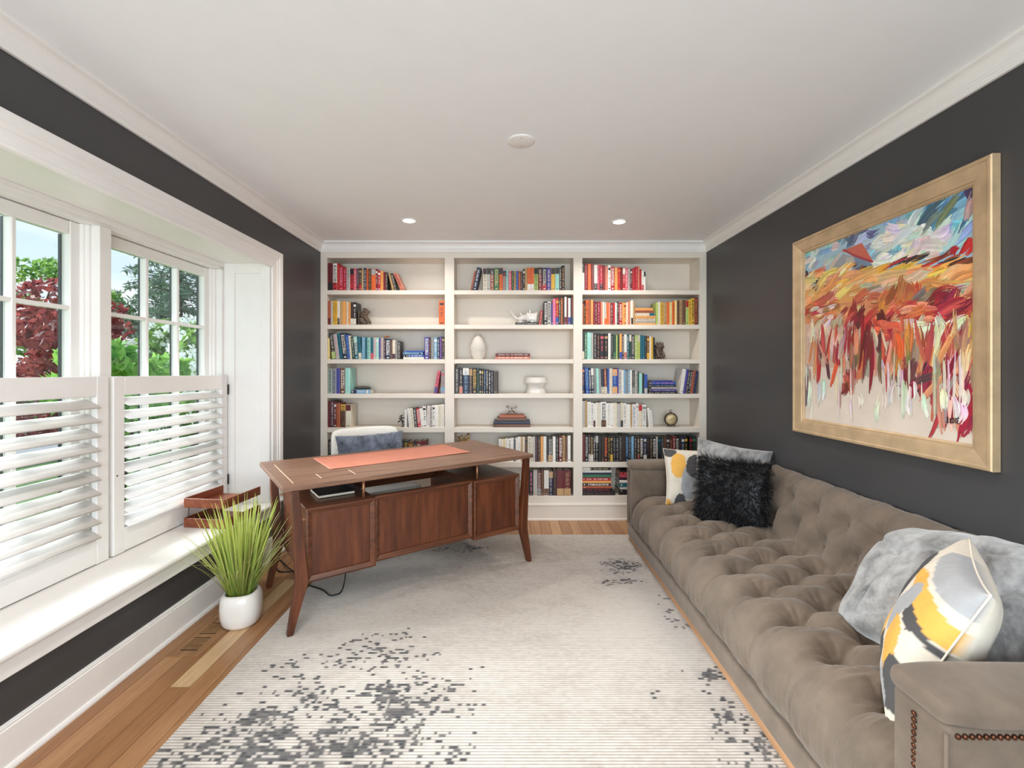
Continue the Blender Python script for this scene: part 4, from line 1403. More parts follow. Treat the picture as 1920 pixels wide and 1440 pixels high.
# covered buttons
bmesh_b = bmesh.new()
bmesh.ops.create_uvsphere(bmesh_b, u_segments=10, v_segments=6, radius=0.0085)
me_btn = bpy.data.meshes.new('button'); bmesh_b.to_mesh(me_btn); bmesh_b.free(); me_btn.materials.append(M['velvet']); me_btn.shade_smooth()
def button(x_, y_, z_, sc=(1, 1, 1)):
    o = link(bpy.data.objects.new('button', me_btn), sofa)
    o.location = (x_ - SX, y_ - SY, z_ - RUG); o.scale = sc
y = 1.352
while y < SF - AT - 0.06:
    button(1.664, y, 0.587, (0.7, 1, 1))
    if y + PIT / 2 < SF - AT - 0.06:
        button(1.617, y + PIT / 2, 0.435, (0.7, 1, 1))
    y += PIT
y = 1.302
while y < SF - AT - 0.06:
    for r_, off in ((R1, 0), (R2, PIT / 2), (R3, 0)):
        if SN + AT + 0.05 < y + off < SF - AT - 0.05:
            button(r_, y + off, zt - 0.001, (1, 1, 0.6))
    y += PIT
# arms
bmn = bmesh.new()
bmesh.ops.create_uvsphere(bmn, u_segments=10, v_segments=6, radius=0.0062)
me_nail = bpy.data.meshes.new('nailhead'); bmn.to_mesh(me_nail); bmn.free(); me_nail.shade_smooth()
M['nail'] = plain('antique_brass_nail', (0.36, 0.22, 0.15), 0.3, 0.85, var=0.2, scale=80)
me_nail.materials.append(M['nail'])
for k, (ya, yb) in enumerate(((SN, SN + AT), (SF - AT, SF))):
    inn = 1 if k == 0 else -1
    bm = bmesh.new()
    add_box(bm, 0.938 - SX, 1.768 - SX, ya - SY, yb - SY, 0.1432 - RUG, 0.588 - RUG, 0)
    bmesh.ops.subdivide_edges(bm, edges=bm.edges[:], cuts=7, use_grid_fill=True)
    for v_ in bm.verts:
        x_, y_, z_ = v_.co
        fx = (x_ + SX - 0.938) / 0.83; fy = (y_ + SY - ya) / AT; fz = (z_ + RUG - 0.143) / 0.445
        bul = math.sin(PI * min(1, max(0, fx))) ** 0.4 * math.sin(PI * min(1, max(0, fz))) ** 0.4
        side = (fy - 0.5) * 2
        v_.co.y += 0.0 if abs(side) < 0.9 else side * 0.004 * bul
        if fx < 0.01:
            v_.co.x -= 0.006 * math.sin(PI * fy) * math.sin(PI * min(1, max(0, fz)))
    ar = bm_obj('arm', bm, 'velvet', sofa, True)
    bv = ar.modifiers.new('bevel', 'BEVEL'); bv.width = 0.012; bv.segments = 3; bv.limit_method = 'ANGLE'
    # top roll, overhanging the arm slightly
    bm = bmesh.new()
    add_box(bm, 0.922 - SX, 1.755 - SX, ya - 0.014 - SY, yb + 0.010 - SY, 0.578 - RUG, 0.648 - RUG, 0)
    bmesh.ops.subdivide_edges(bm, edges=bm.edges[:], cuts=9, use_grid_fill=True)
    x0, x1, y0, y1, z0, z1 = 0.922 - SX, 1.755 - SX, ya - 0.014 - SY, yb + 0.010 - SY, 0.578 - RUG, 0.648 - RUG
    r = 0.034
    for v_ in bm.verts:
        c = v_.co.copy()
        q = Vector((min(max(c.x, x0 + r), x1 - r), min(max(c.y, y0 + r), y1 - r), min(max(c.z, z0 + r), z1 - r)))
        d = c - q
        if d.length > 1e-6:
            v_.co = q + d.normalized() * max(abs(d.x), abs(d.y), abs(d.z))
        v_.co.z += 0.004 * noise.noise((c.x * 6, c.y * 6, 1.0))
    rl = bm_obj('arm_roll', bm, 'velvet', sofa, True)
    s2 = rl.modifiers.new('smooth', 'SUBSURF'); s2.levels = 1; s2.render_levels = 2
    # piping and nailheads on the outer end
    yo = ya if k == 0 else yb
    sg = -1 if k == 0 else 1
    tube('piping', [(0.9365 - SX, yo - sg * 0.002 - SY, 0.146 - RUG), (0.9345 - SX, yo - sg * 0.002 - SY, 0.575 - RUG)], 0.004, 'velvet', sofa)
    z = 0.560
    while z > 0.16:
        o = link(bpy.data.objects.new('nailhead', me_nail), sofa)
        o.location = (0.9335 - SX, ya + AT * 0.55 - SY, z - RUG); o.scale = (0.6, 1, 1)
        z -= 0.0145
    if k == 0:
        x_ = 0.955
        while x_ < 1.45:
            o = link(bpy.data.objects.new('nailhead', me_nail), sofa)
            o.location = (x_ - SX, yo - 0.0035 - SY, 0.572 - RUG); o.scale = (1, 0.6, 1)
            x_ += 0.0145
    bx0 = 0.05
button(1.075, SF - AT - 0.006, 0.44, (1, 0.6, 1))
button(1.29, SF - AT - 0.006, 0.54, (1, 0.6, 1))

# ================================================================== PILLOWS
def pillow_pts(w, h, t, n, seed, wr=0.012, pinch=0.075, rc=0.0):
    g = np.linspace(-1, 1, n + 1)
    pts = {}
    for side in (1, -1):
        for j, v_ in enumerate(g):
            for i, u in enumerate(g):
                x_ = w / 2 * u * (1 - pinch * u * u * (1 - v_ * v_))
                y_ = h / 2 * v_ * (1 - pinch * v_ * v_ * (1 - u * u))
                kr = 1 - rc * (u * v_) ** 2
                x_ *= kr; y_ *= kr
                z_ = t / 2 * max(0.0, (1 - u * u) * (1 - v_ * v_)) ** 0.40
                e = max(0.0, (1 - u * u) * (1 - v_ * v_)) ** 0.3
                z_ += wr * e * noise.noise((u * 1.6 + seed, v_ * 1.6, seed * 0.7)) + 0.35 * wr * e * noise.noise((u * 5 + seed, v_ * 3.2, seed))
                if wr > 0.015:
                    for (cu, cv_, an_, ln_) in ((0.55, -0.2, 0.9, 0.5), (0.1, 0.45, 0.3, 0.6), (-0.4, -0.3, 1.2, 0.45), (0.35, 0.6, 2.2, 0.4), (-0.1, -0.6, 0.4, 0.5), (-0.6, 0.35, 2.6, 0.4)):
                        du_, dv_ = u - cu, v_ - cv_
                        al = du_ * math.cos(an_) + dv_ * math.sin(an_); ac = -du_ * math.sin(an_) + dv_ * math.cos(an_) + 0.12 * al * al
                        z_ -= wr * 0.55 * e * math.exp(-(ac / 0.045) ** 2) * math.exp(-(al / ln_) ** 2)
                z_ = max(z_, 0.0)
                pts[(side, i, j)] = (x_, y_, side * z_, u, v_)
    return pts

def pillow(name, w, h, t, mat, label, centre, e1, e2, n=40, seed=1.0, tint=None, cat='pillow', seam=None, wr=0.012, group='pillows on the sofa', parts='cover', rc=0.0):
    e1 = Vector(e1).normalized(); e2 = Vector(e2)
    nrm_ = e1.cross(e2).normalized(); e2 = nrm_.cross(e1).normalized()
    root = bpy.data.objects.new(name, None); COL.objects.link(root)
    mt = Matrix((e1, e2, nrm_)).transposed().to_4x4(); mt.translation = Vector(centre)
    root.matrix_world = mt
    tag(root, label, cat, group)
    pts = pillow_pts(w, h, t, n, seed, wr, rc=rc)
    vs, fs, tn, ix = [], [], [], {}
    for side in (1, -1):
        for j in range(n + 1):
            for i in range(n + 1):
                bnd = i in (0, n) or j in (0, n)
                if side == -1 and bnd:
                    ix[(side, i, j)] = ix[(1, i, j)]
                    continue
                x_, y_, z_, u, v_ = pts[(side, i, j)]
                ix[(side, i, j)] = len(vs)
                vs.append((x_, y_, z_))
                if tint:
                    tn.append(tint(u, v_, side))
        for j in range(n):
            for i in range(n):
                q = (ix[(side, i, j)], ix[(side, i + 1, j)], ix[(side, i + 1, j + 1)], ix[(side, i, j + 1)])
                fs.append(q if side == 1 else q[::-1])
    o = mesh_obj(parts, vs, fs, mat, root, True, tn if tint else None)
    edge = [pts[(1, i, 0)][:3] for i in range(n)] + [pts[(1, n, j)][:3] for j in range(n)] + [pts[(1, n - i, n)][:3] for i in range(n)] + [pts[(1, 0, n - j)][:3] for j in range(n + 1)]
    tube('seam_piping', edge[::2] + [edge[0]], 0.0028, seam or mat, root, 6) if seam else None
    return root, pts

CRM, YEL, GRY, DRK = lin('d9cfc0'), lin('e2aa50'), lin('a5a5a8'), lin('4c4a4b')
def ikat(blobs, jag=0.10):
    def f(u, v_, side):
        if side < 0:
            return CRM
        j = 1 + jag * (noise.noise((u * 26, v_ * 3, 1.0)))
        c = CRM
        for (cx, cy_, rx, ry, rot, col) in blobs:
            dx, dy = u - cx, v_ - cy_
            a, b_ = dx * math.cos(rot) + dy * math.sin(rot), -dx * math.sin(rot) + dy * math.cos(rot)
            if (abs(a) / rx) ** 2.2 + (abs(b_) / ry) ** 2.2 < j:
                c = col
        return c
    return f
M['cream'] = plain('cream_piping', (0.86, 0.82, 0.76), 0.8)
pat1 = ikat([(-0.86, 0.93, 0.24, 0.22, 0, DRK), (-0.62, 0.42, 0.24, 0.44, -0.15, YEL), (-0.32, -0.15, 0.24, 0.62, -0.12, GRY), (-0.08, 0.42, 0.30, 0.42, -0.3, DRK), (-0.60, -0.90, 0.17, 0.34, 0, DRK),
             (0.22, -0.30, 0.27, 0.62, -0.25, YEL), (-1.0, -0.95, 0.14, 0.2, 0, YEL), (0.62, 0.35, 0.24, 0.5, 0, GRY), (0.85, -0.4, 0.2, 0.5, 0, DRK), (0.5, 0.9, 0.2, 0.3, 0, YEL)])
pillow('patterned_pillow', 0.46, 0.41, 0.15, 'ikat', 'yellow, grey and cream ikat pillow leaning on the far sofa arm', (1.385, 3.325, 0.560), (0.995, -0.10, 0), (-0.03, 0.20, 1), 64, 2.2, pat1, seam='cream')
pat2 = ikat([(0.55, 0.86, 0.9, 0.20, -0.1, GRY), (0.50, 0.42, 0.75, 0.17, -0.15, YEL), (0.62, 0.17, 0.55, 0.10, -0.2, DRK), (0.12, 0.10, 0.22, 0.5, -0.5, GRY), (0.42, -0.30, 0.34, 0.36, -0.2, YEL), (0.86, -0.02, 0.2, 0.12, 0, CRM),
             (0.83, -0.55, 0.26, 0.30, -0.4, DRK), (0.55, -0.78, 0.30, 0.17, -0.3, GRY), (-0.15, -0.75, 0.3, 0.3, 0, DRK), (-0.5, 0.3, 0.3, 0.5, 0, DRK), (-0.6, -0.4, 0.3, 0.4, 0, YEL)])
pillow('patterned_pillow', 0.50, 0.47, 0.19, 'ikat', 'yellow, grey and cream ikat pillow against the near sofa arm', (1.258, 1.34, 0.578), (-0.66, -0.75, 0), (0.12, -0.13, 0.42), 64, 5.1, pat2, seam='cream')
pillow('velvet_pillow', 0.60, 0.54, 0.22, 'greyvelvet', 'large silver grey velvet pillow lying behind the near ikat pillow', (1.480, 1.565, 0.570), (0.10, -1, 0.20), (0.66, 0.1, 0.62), 72, 8.4, None, wr=0.040, rc=0.16)
pillow('velvet_pillow', 0.48, 0.48, 0.15, 'greyvelvet', 'silver grey velvet pillow peeking out above the black fur pillow', (1.545, 3.180, 0.590), (0.80, -0.55, -0.12), (0.10, 0.14, 1), 40, 11.2, None, wr=0.030)

# black long-haired pillow
fp, pp = pillow('fur_pillow', 0.44, 0.42, 0.15, 'fur', 'shaggy black long-haired fur pillow at the far end of the sofa', (1.420, 2.885, 0.565), (0.75, -0.66, 0), (0.16, 0.18, 1), 24, 3.0, None, parts='inner_cushion')
def strands(pts, n_, root, length, seed, width, both=True, name='fur', mat='fur', grav=0.5):
    rg = random.Random(seed)
    N_ = max(k[1] for k in pts)
    vs, fs = [], []
    for _ in range(n_):
        side = 1 if (not both or rg.random() < 0.62) else -1
        i, j = rg.random() * N_, rg.random() * N_
        i0, j0 = min(int(i), N_ - 1), min(int(j), N_ - 1)
        fi, fj = i - i0, j - j0
        def gp(a, c):
            return Vector(pts[(side, a, c)][:3])
        p = gp(i0, j0) * (1 - fi) * (1 - fj) + gp(i0 + 1, j0) * fi * (1 - fj) + gp(i0, j0 + 1) * (1 - fi) * fj + gp(i0 + 1, j0 + 1) * fi * fj
        nr = (gp(i0 + 1, j0) - gp(i0, j0)).cross(gp(i0, j0 + 1) - gp(i0, j0)) * side
        nr = nr.normalized() if nr.length > 1e-9 else Vector((0, 0, side))
        out = Vector((p.x, p.y, 0)) * 2.2
        cl = Vector((noise.noise((p.x * 26, p.y * 26, 3)), noise.noise((p.x * 26, p.y * 26, 9)), 0)) * 0.9
        d = (nr * 0.8 + out + cl + Vector((rg.gauss(0, .35), rg.gauss(0, .35), rg.gauss(0, .2)))).normalized()
        side_v = d.cross(Vector((rg.gauss(0, 1), rg.gauss(0, 1), rg.gauss(0, 1)))).normalized()
        L_ = length * rg.uniform(0.55, 1.15)
        b0 = len(vs)
        seg = 4
        curl = side_v * rg.uniform(-0.5, 0.5)
        for k in range(seg + 1):
            w_ = width * (1 - (k / seg) ** 2 * 0.9)
            vs += [p - side_v * w_, p + side_v * w_]
            d = (d + Vector((0, -grav / seg, 0)) + curl / seg).normalized()
            p = p + d * (L_ / seg)
        for k in range(seg):
            q = b0 + 2 * k
            fs.append((q, q + 1, q + 3, q + 2))
    o = mesh_obj(name, vs, fs, mat, root, True)
    o['kind'] = 'stuff'
strands(pp, 9000, fp, 0.052, 5, 0.0013, grav=0.9)
# plush pillow on the desk chair
ce, cn = Vector((math.cos(CA), math.sin(CA), 0)), Vector((-math.sin(CA), math.cos(CA), 0))
cc = Vector((CCx, CCy, 0)) + cn * 0.125 - ce * 0.0
pb, pbp = pillow('plush_pillow', 0.54, 0.36, 0.13, 'bluefur', 'slate blue plush pillow propped in the white desk chair', (cc.x, cc.y, 0.672), ce, Vector((0, 0, 1)) + cn * 0.16, 30, 6.0, None, group='pillow on the desk chair')
M['plush'] = velvet('slate_plush_pile', (0.47, 0.50, 0.56), 0.3, 0.6, 16, 0.8, (0.9, 0.95, 1, 1))
strands(pbp, 5200, pb, 0.012, 8, 0.0011, True, 'plush_pile', 'plush', 0.5)

# ================================================================== PAINTING
PX0, PX1 = 1.6540, 2.8110      # near / far end (Y)
PZ_0, PZ_1 = 0.966, 2.127
paint = thing('framed_painting', 'large abstract landscape painting in a champagne frame above the sofa', 'painting', (XR - 0.0015, (PX0 + PX1) / 2, PZ_0))
ym = (PX0 + PX1) / 2
FWID = 0.088
fpz = [(0, 0), (0, -0.030), (0.004, -0.034), (0.014, -0.034), (0.018, -0.030), (0.060, -0.026), (0.070, -0.024), (0.074, -0.019), (0.080, -0.019), (0.088, -0.012), (0.088, 0)]
hw, hh = (PX1 - PX0) / 2, PZ_1 - PZ_0
corners = [(-hw, 0), (hw, 0), (hw, hh), (-hw, hh)]
for i in range(4):
    a_, c_ = corners[i], corners[(i + 1) % 4]
    def place(pt):
        sy_ = 1 if pt[0] < 0 else -1
        sz_ = 1 if pt[1] == 0 else -1
        return lambda q, t: (t, pt[0] + sy_ * q, pt[1] + sz_ * q)
    sweep('frame_side', fpz, place(a_), place(c_), 'silverframe', paint)
c0, c1, d0, d1 = -hw + FWID - 0.002, hw - FWID + 0.002, FWID - 0.002, hh - FWID + 0.002
box('canvas', -0.010, -0.004, c0, c1, d0, d1, plain('primed_canvas', (0.86, 0.80, 0.745), 0.8), paint, 0)
def uvp(zx, zy):
    """picture coordinates read off the photograph -> (u from far to near, v up)"""
    px = 1470 + zx / 2.286
    Yw = 1.785 * FPX / (px - 951.0)
    yl, yr = ym + c1, ym + c0
    u = (yl - Yw) / (yl - yr)
    top = 450 - (zx - 80) * 0.403
    bot = 1195 + (zx - 80) * 0.168
    return u, (bot - zy) / (bot - top)
PV, PF, PT = [], [], []
lay = [0]
def poly(pts, col, raw=False):
    lay[0] += 1
    b0 = len(PV)
    for p in pts:
        u, v_ = p if raw else uvp(*p)
        u = min(1, max(0, u)); v_ = min(1, max(0, v_))
        PV.append((-0.0101 - lay[0] * 5e-7, c1 + (c0 - c1) * u, d0 + (d1 - d0) * v_)); PT.append(col)
    PF.append(tuple(range(b0, b0 + len(pts))))
rpn = random.Random(17)
def stroke(zx, zy, ln, wd, ang, col, var=0.06):
    """one loaded brush stroke: several bristle ribbons of slightly different colour and length"""
    u, v_ = uvp(zx, zy)
    L0 = ln / 900.0 * 0.5; W0 = wd / 900.0 * 0.5
    ca, sa = math.cos(ang), math.sin(ang)
    nb_ = 2 if wd < 14 else (3 if wd < 26 else 5)
    cv = rpn.uniform(-1, 1) * W0 * 0.8
    base = [min(1, max(0, c + rpn.uniform(-var, var))) for c in col]
    end = [min(1, max(0, c * rpn.uniform(0.86, 1.14) + rpn.uniform(-0.05, 0.05))) for c in base]
    n = 6
    for q_ in range(nb_):
        lay[0] += 1
        b0 = len(PV)
        o_ = W0 * (-1 + (2 * q_ + 1) / nb_)
        w_ = W0 / nb_ * rpn.uniform(0.95, 1.6)
        L_ = L0 * rpn.uniform(0.72, 1.12)
        sh_ = L0 * rpn.uniform(-0.16, 0.16)
        tone = rpn.uniform(0.88, 1.10)
        for k in range(n + 1):
            t = -1 + 2 * k / n
            ww = w_ * (1 - 0.55 * t * t) * rpn.uniform(0.8, 1.1)
            off = cv * (1 - t * t) + o_ * (1 - 0.25 * t * t)
            f = tone * rpn.uniform(0.96, 1.04)
            mixc = [a_ * (1 - k / n) + e_ * k / n for a_, e_ in zip(base, end)]
            for s in (-1, 1):
                du = (t * L_ + sh_) * ca - (s * ww + off) * sa
                dv = (t * L_ + sh_) * sa + (s * ww + off) * ca
                uu = min(1, max(0, u + du)); vv = min(1, max(0, v_ + dv))
                PV.append((-0.0101 - lay[0] * 5e-7, c1 + (c0 - c1) * uu, d0 + (d1 - d0) * vv))
                PT.append(lin([min(1, c * f) for c in mixc]))
        for k in range(n):
            q = b0 + 2 * k
            PF.append((q, q + 1, q + 3, q + 2))
def strokes(n, x0, x1, y0, y1, cols, ln, wd, ang, av=0.35, var=0.05):
    for _ in range(int(n * 1.6)):
        stroke(rpn.uniform(x0, x1), rpn.uniform(y0, y1), rpn.uniform(*ln), rpn.uniform(*wd), ang + rpn.gauss(0, av), rpn.choice(cols), var)
def hx(s):
    return tuple(int(s[i:i + 2], 16) / 255 for i in (0, 2, 4))
H = lambda *a: [hx(q) for q in a]
# ground: sky, field, band, drips
poly([(80, 440), (825, 140), (825, 480), (560, 520), (380, 540), (80, 620)], lin('9fc3d3'))
poly([(80, 600), (380, 535), (825, 470), (825, 640), (400, 700), (80, 720)], lin('e3a25c'))
poly([(80, 690), (400, 660), (825, 600), (825, 790), (500, 800), (80, 800)], lin('d88e62'))
poly([(80, 770), (825, 740), (825, 1000), (450, 980), (80, 960)], lin('cfae9a'))
strokes(50, 90, 820, 170, 480, H('9cc6da', '82b4d0', 'b3d3de', '90bdd4'), (70, 150), (24, 50), 0.3, 0.35)
strokes(7, 600, 820, 180, 320, H('4f86ac', '5c94b8', '43728f'), (80, 160), (18, 40), 0.7, 0.3)
strokes(22, 400, 680, 310, 490, H('f0e6dc', 'e8ddd4', 'dfe5e6', 'f4ece2'), (50, 130), (24, 50), 0.3, 0.5)
strokes(8, 90, 230, 410, 500, H('e6dcd2', 'c9c4c0', '9a9da6'), (40, 90), (20, 40), 0.6, 0.5)
strokes(6, 260, 400, 330, 400, H('3f5678', '586a86', '8b94a4', '6d83a0'), (60, 120), (18, 36), 0.4, 0.4)
stroke(815, 175, 60, 40, 1.2, hx('33445e')); stroke(800, 250, 90, 34, 1.3, hx('c7a7b4'))
stroke(700, 265, 130, 30, 0.8, hx('7d8378')); stroke(640, 310, 110, 28, 0.6, hx('6d7d86'))
# barn
poly([(200, 545), (215, 500), (255, 450), (300, 465), (330, 520), (320, 545)], lin('9a9ba0'))
poly([(300, 465), (345, 470), (380, 500), (375, 530), (325, 540)], lin('6f86a0'))
poly([(245, 440), (335, 402), (385, 488), (300, 452)], lin('c9593f'))
poly([(250, 432), (262, 428), (300, 452), (385, 485), (380, 494), (296, 462)], lin('a02330'))
poly([(190, 540), (196, 500), (238, 446), (246, 452), (205, 520)], lin('cbbcae'))
poly([(268, 470), (300, 466), (302, 505), (270, 512)], lin('b7b0a6')); poly([(262, 520), (292, 512), (296, 545), (268, 552)], lin('d8d0c8'))
strokes(26, 90, 240, 540, 600, H('1f1d22', '2d2a2f', '7d2430', '8d8f94', '3d4a5c', 'b23a3c'), (26, 70), (12, 30), 0.5, 0.8)
strokes(8, 300, 380, 505, 550, H('2b2a2c', '51606a', '8a4636'), (24, 50), (8, 20), 0.2, 0.6)
# horizon line and field
strokes(26, 120, 820, 520, 560, H('e9b23f', 'dca030', 'e0843c', 'f0c25e'), (80, 200), (14, 30), 0.13, 0.1)
strokes(14, 480, 820, 470, 500, H('c22a30', '7d3a2c', 'a8481f', '2d2323'), (60, 140), (5, 12), 0.15, 0.1)
stroke(790, 425, 60, 44, 1.0, hx('b51e2c')); stroke(735, 445, 40, 30, 0.9, hx('ad2030')); stroke(680, 465, 60, 14, 0.4, hx('8d2430'))
strokes(44, 90, 820, 545, 640, H('e8ad6c', 'efc07c', 'e39a58', 'f2cfa0', 'dd8a4e'), (90, 200), (20, 44), 0.12, 0.18)
strokes(7, 300, 820, 590, 625, H('a79f8e', '8d8a7c', 'c2b49a'), (80, 170), (14, 26), 0.08, 0.12)
strokes(40, 90, 820, 630, 720, H('d9774a', 'e08e5c', 'c8603e', 'e6a47a', 'b9512f', 'e9b890'), (70, 160), (22, 46), 0.25, 0.5)
strokes(8, 420, 540, 610, 700, H('b8622c', 'c8743a', 'd8803e'), (60, 110), (26, 50), 1.2, 0.3)
strokes(5, 580, 660, 630, 670, H('8c7a58', '9c8d6c', '6f6450'), (50, 90), (16, 30), 0.5, 0.3)
strokes(16, 90, 260, 690, 760, H('c03a34', 'e4c8a8', 'a83a30', 'f0dcc4', 'b07a4a'), (40, 100), (14, 34), 0.2, 0.4)
# crimson band
strokes(18, 620, 720, 650, 760, H('8e1a2a', 'a82238', '701828', 'b03044'), (60, 130), (20, 40), 1.15, 0.25)
strokes(14, 660, 820, 690, 760, H('b3323c', 'c8484a', 'd8695c', '9c2434'), (70, 160), (18, 36), 0.2, 0.25)
strokes(16, 510, 620, 690, 760, H('d0543a', 'c24434', 'de7a56', 'e59a78'), (60, 130), (16, 34), 0.12, 0.2)
strokes(16, 280, 460, 720, 830, H('a01e2c', 'bb2a38', '8a1824', 'c83c44', '6d1420'), (60, 140), (22, 46), 1.2, 0.5)
strokes(10, 400, 560, 770, 830, H('dd6a4a', 'e0825c', 'd05238'), (60, 130), (18, 36), -0.4, 0.3)
strokes(22, 530, 820, 770, 840, H('ece2d8', 'e2d6ca', 'd8c4b2'), (50, 130), (16, 36), 0.3, 0.6)
strokes(12, 90, 300, 760, 860, H('ece4da', 'dccfb8', 'b9a88c', 'd6c49c'), (50, 110), (20, 40), 1.2, 0.4)
# hanging vertical strokes
strokes(46, 100, 520, 830, 1000, H('a02a34', 'bd3c3c', 'd9744e', 'e59a74', '7d6a58', 'b8a68e', '8e5f4c', 'e8d6c4', '5f3a36', 'c85a44'), (80, 190), (12, 30), 1.5, 0.18)
strokes(46, 500, 820, 830, 1010, H('dd9a64', 'e4ae7c', 'c86048', 'b5473e', '9a8674', 'e9d5c2', 'd48a6c', '8f3038', 'f0b47c', 'b48a72'), (90, 210), (14, 34), 1.45, 0.25)
strokes(10, 470, 560, 830, 970, H('d86a34', 'cf8a4a', '9c7a52'), (90, 170), (16, 34), 1.5, 0.12)
strokes(6, 330, 380, 800, 980, H('8e1624', 'a81f2e', '6d1018'), (120, 220), (10, 22), 1.5, 0.08)
strokes(14, 500, 660, 980, 1080, H('8e2030', 'a83044', '6a3a4a', 'b8545a', '3f3038'), (60, 120), (20, 40), 1.2, 0.5)
strokes(5, 255, 295, 1010, 1070, H('a83a34', '7d2a28', 'c0573e'), (40, 80), (18, 34), 1.5, 0.2)
strokes(4, 90, 112, 1030, 1170, H('4a4a54', '6a6a72', '8a8480'), (90, 170), (14, 26), 1.5, 0.1)
strokes(20, 640, 820, 960, 1180, H('b03a44', '8e2434', 'd88a6c', 'a39482', 'c86a54', 'e6c2a8'), (90, 220), (12, 28), 1.4, 0.25)
strokes(3, 740, 800, 1080, 1230, H('a8243a', 'b83048'), (110, 180), (20, 32), 1.2, 0.15)
for _ in range(26):
    x_ = rpn.uniform(95, 815)
    stroke(x_, rpn.uniform(980, 1130), rpn.uniform(90, 230), rpn.uniform(4, 13), 1.57, rpn.choice(H('f2ece4', 'eee4d8', 'dccabc', 'b98a7c', 'e9dcd0')), 0.02)
strokes(12, 100, 800, 1060, 1180, H('f3ede6', 'efe6dc'), (60, 160), (14, 34), 1.57, 0.15)
# signature, lower right corner
def pline(pts, w_=0.0022):
    for p, q in zip(pts[:-1], pts[1:]):
        d = (q[0] - p[0], q[1] - p[1]); l_ = math.hypot(*d)
        nx_, ny_ = -d[1] / l_ * w_, d[0] / l_ * w_
        poly([(p[0] + nx_, p[1] + ny_), (q[0] + nx_, q[1] + ny_), (q[0] - nx_, q[1] - ny_), (p[0] - nx_, p[1] - ny_)], lin('1c1a1c'), True)
u0, v0 = uvp(700, 1216)
u1, _v = uvp(756, 1216)
lw = (u1 - u0) / 5.4
lh = 0.020
G = {'Z': [[(0, 1), (.8, 1), (0, 0), (.9, 0)]], '.': [[(.2, 0), (.4, .02)]], 'K': [[(0, 1), (0, 0)], [(.8, 1), (0, .45), (.8, 0)]], 'O': [[(.1, .2), (.1, .8), (.4, 1), (.75, .8), (.75, .2), (.4, 0), (.1, .2)]],
     'T': [[(0, 1), (.9, 1)], [(.45, 1), (.45, 0)]], 'E': [[(.8, 1), (0, 1), (0, 0), (.8, 0)], [(0, .5), (.6, .5)], [(.3, 1.15), (.6, 1.35)]]}
cx = u0
for ch in 'Z.KOTE':
    for ln_ in G[ch]:
        pline([(cx + a * lw * 0.95, v0 + b_ * lh) for a, b_ in ln_])
    cx += lw * (0.5 if ch == '.' else 1.0)
mesh_obj('brushwork', PV, PF, 'paint', paint, False, PT)

# ================================================================== SHELF ORNAMENTS
def skin_obj(name, verts, edges, radii, mat, parent=None, root=0, sub=2):
    me = bpy.data.meshes.new(name)
    me.from_pydata(verts, edges, []); me.update()
    me.materials.append(M[mat])
    o = link(bpy.data.objects.new(name, me), parent)
    sk = o.modifiers.new('skin', 'SKIN'); sk.use_smooth_shade = True
    sl_ = me.skin_vertices[0].data
    for i, r in enumerate(radii):
        sl_[i].radius = (r, r) if not isinstance(r, tuple) else r
        sl_[i].use_root = (i == root)
    ss = o.modifiers.new('sub', 'SUBSURF'); ss.levels = sub; ss.render_levels = sub
    return o

def ball(name, r, loc, mat, parent, sc=(1, 1, 1), u=16, v_=10):
    bm = bmesh.new()
    bmesh.ops.create_uvsphere(bm, u_segments=u, v_segments=v_, radius=r)
    for q in bm.verts:
        q.co = Vector((q.co.x * sc[0] + loc[0], q.co.y * sc[1] + loc[1], q.co.z * sc[2] + loc[2]))
    return bm_obj(name, bm, mat, parent, True)

# --- beaded vase (middle bay, third shelf)
va = thing('vase', 'cream ceramic vase with a beaded shoulder on the third shelf', 'vase', (bx(895.5), BY + 0.085, SZ[2] + 0.0004))
def ridged(z):
    return 0.0012 * math.sin(z * 2 * PI / 0.011) if 0.165 < z < 0.222 else 0
vp = [(0, 0), (0.040, 0), (0.046, 0.004)]
for i in range(1, 46):
    z = 0.004 + i * 0.222 / 45
    keys = [(0.004, 0.046), (0.04, 0.062), (0.085, 0.071), (0.115, 0.070), (0.15, 0.060), (0.18, 0.049), (0.205, 0.037), (0.226, 0.021)]
    for (za, ra), (zb2, rb2) in zip(keys[:-1], keys[1:]):
        if za <= z <= zb2 + 1e-6:
            t = (z - za) / (zb2 - za); r = ra + (rb2 - ra) * (t * t * (3 - 2 * t) * 0.3 + t * 0.7)
            break
    vp.append((r + ridged(z), z))
vp += [(0.020, 0.229), (0.016, 0.229), (0.015, 0.20), (0.0, 0.20)]
lathe('body', vp, 'matteceramic', va, 48)
bmv = bmesh.new(); bmesh.ops.create_icosphere(bmv, subdivisions=1, radius=0.0034)
me_bead = bpy.data.meshes.new('bead'); bmv.to_mesh(me_bead); bmv.free(); me_bead.materials.append(M['matteceramic']); me_bead.shade_smooth()
for k, z in enumerate((0.092, 0.104, 0.116, 0.128, 0.140)):
    r = [0.0712, 0.0708, 0.0695, 0.0665, 0.0635][k]
    for i in range(22):
        a = PI + PI * (i + 0.5 * (k % 2)) / 22
        o = link(bpy.data.objects.new('bead', me_bead), va)
        o.location = (r * math.cos(a), r * math.sin(a), z)
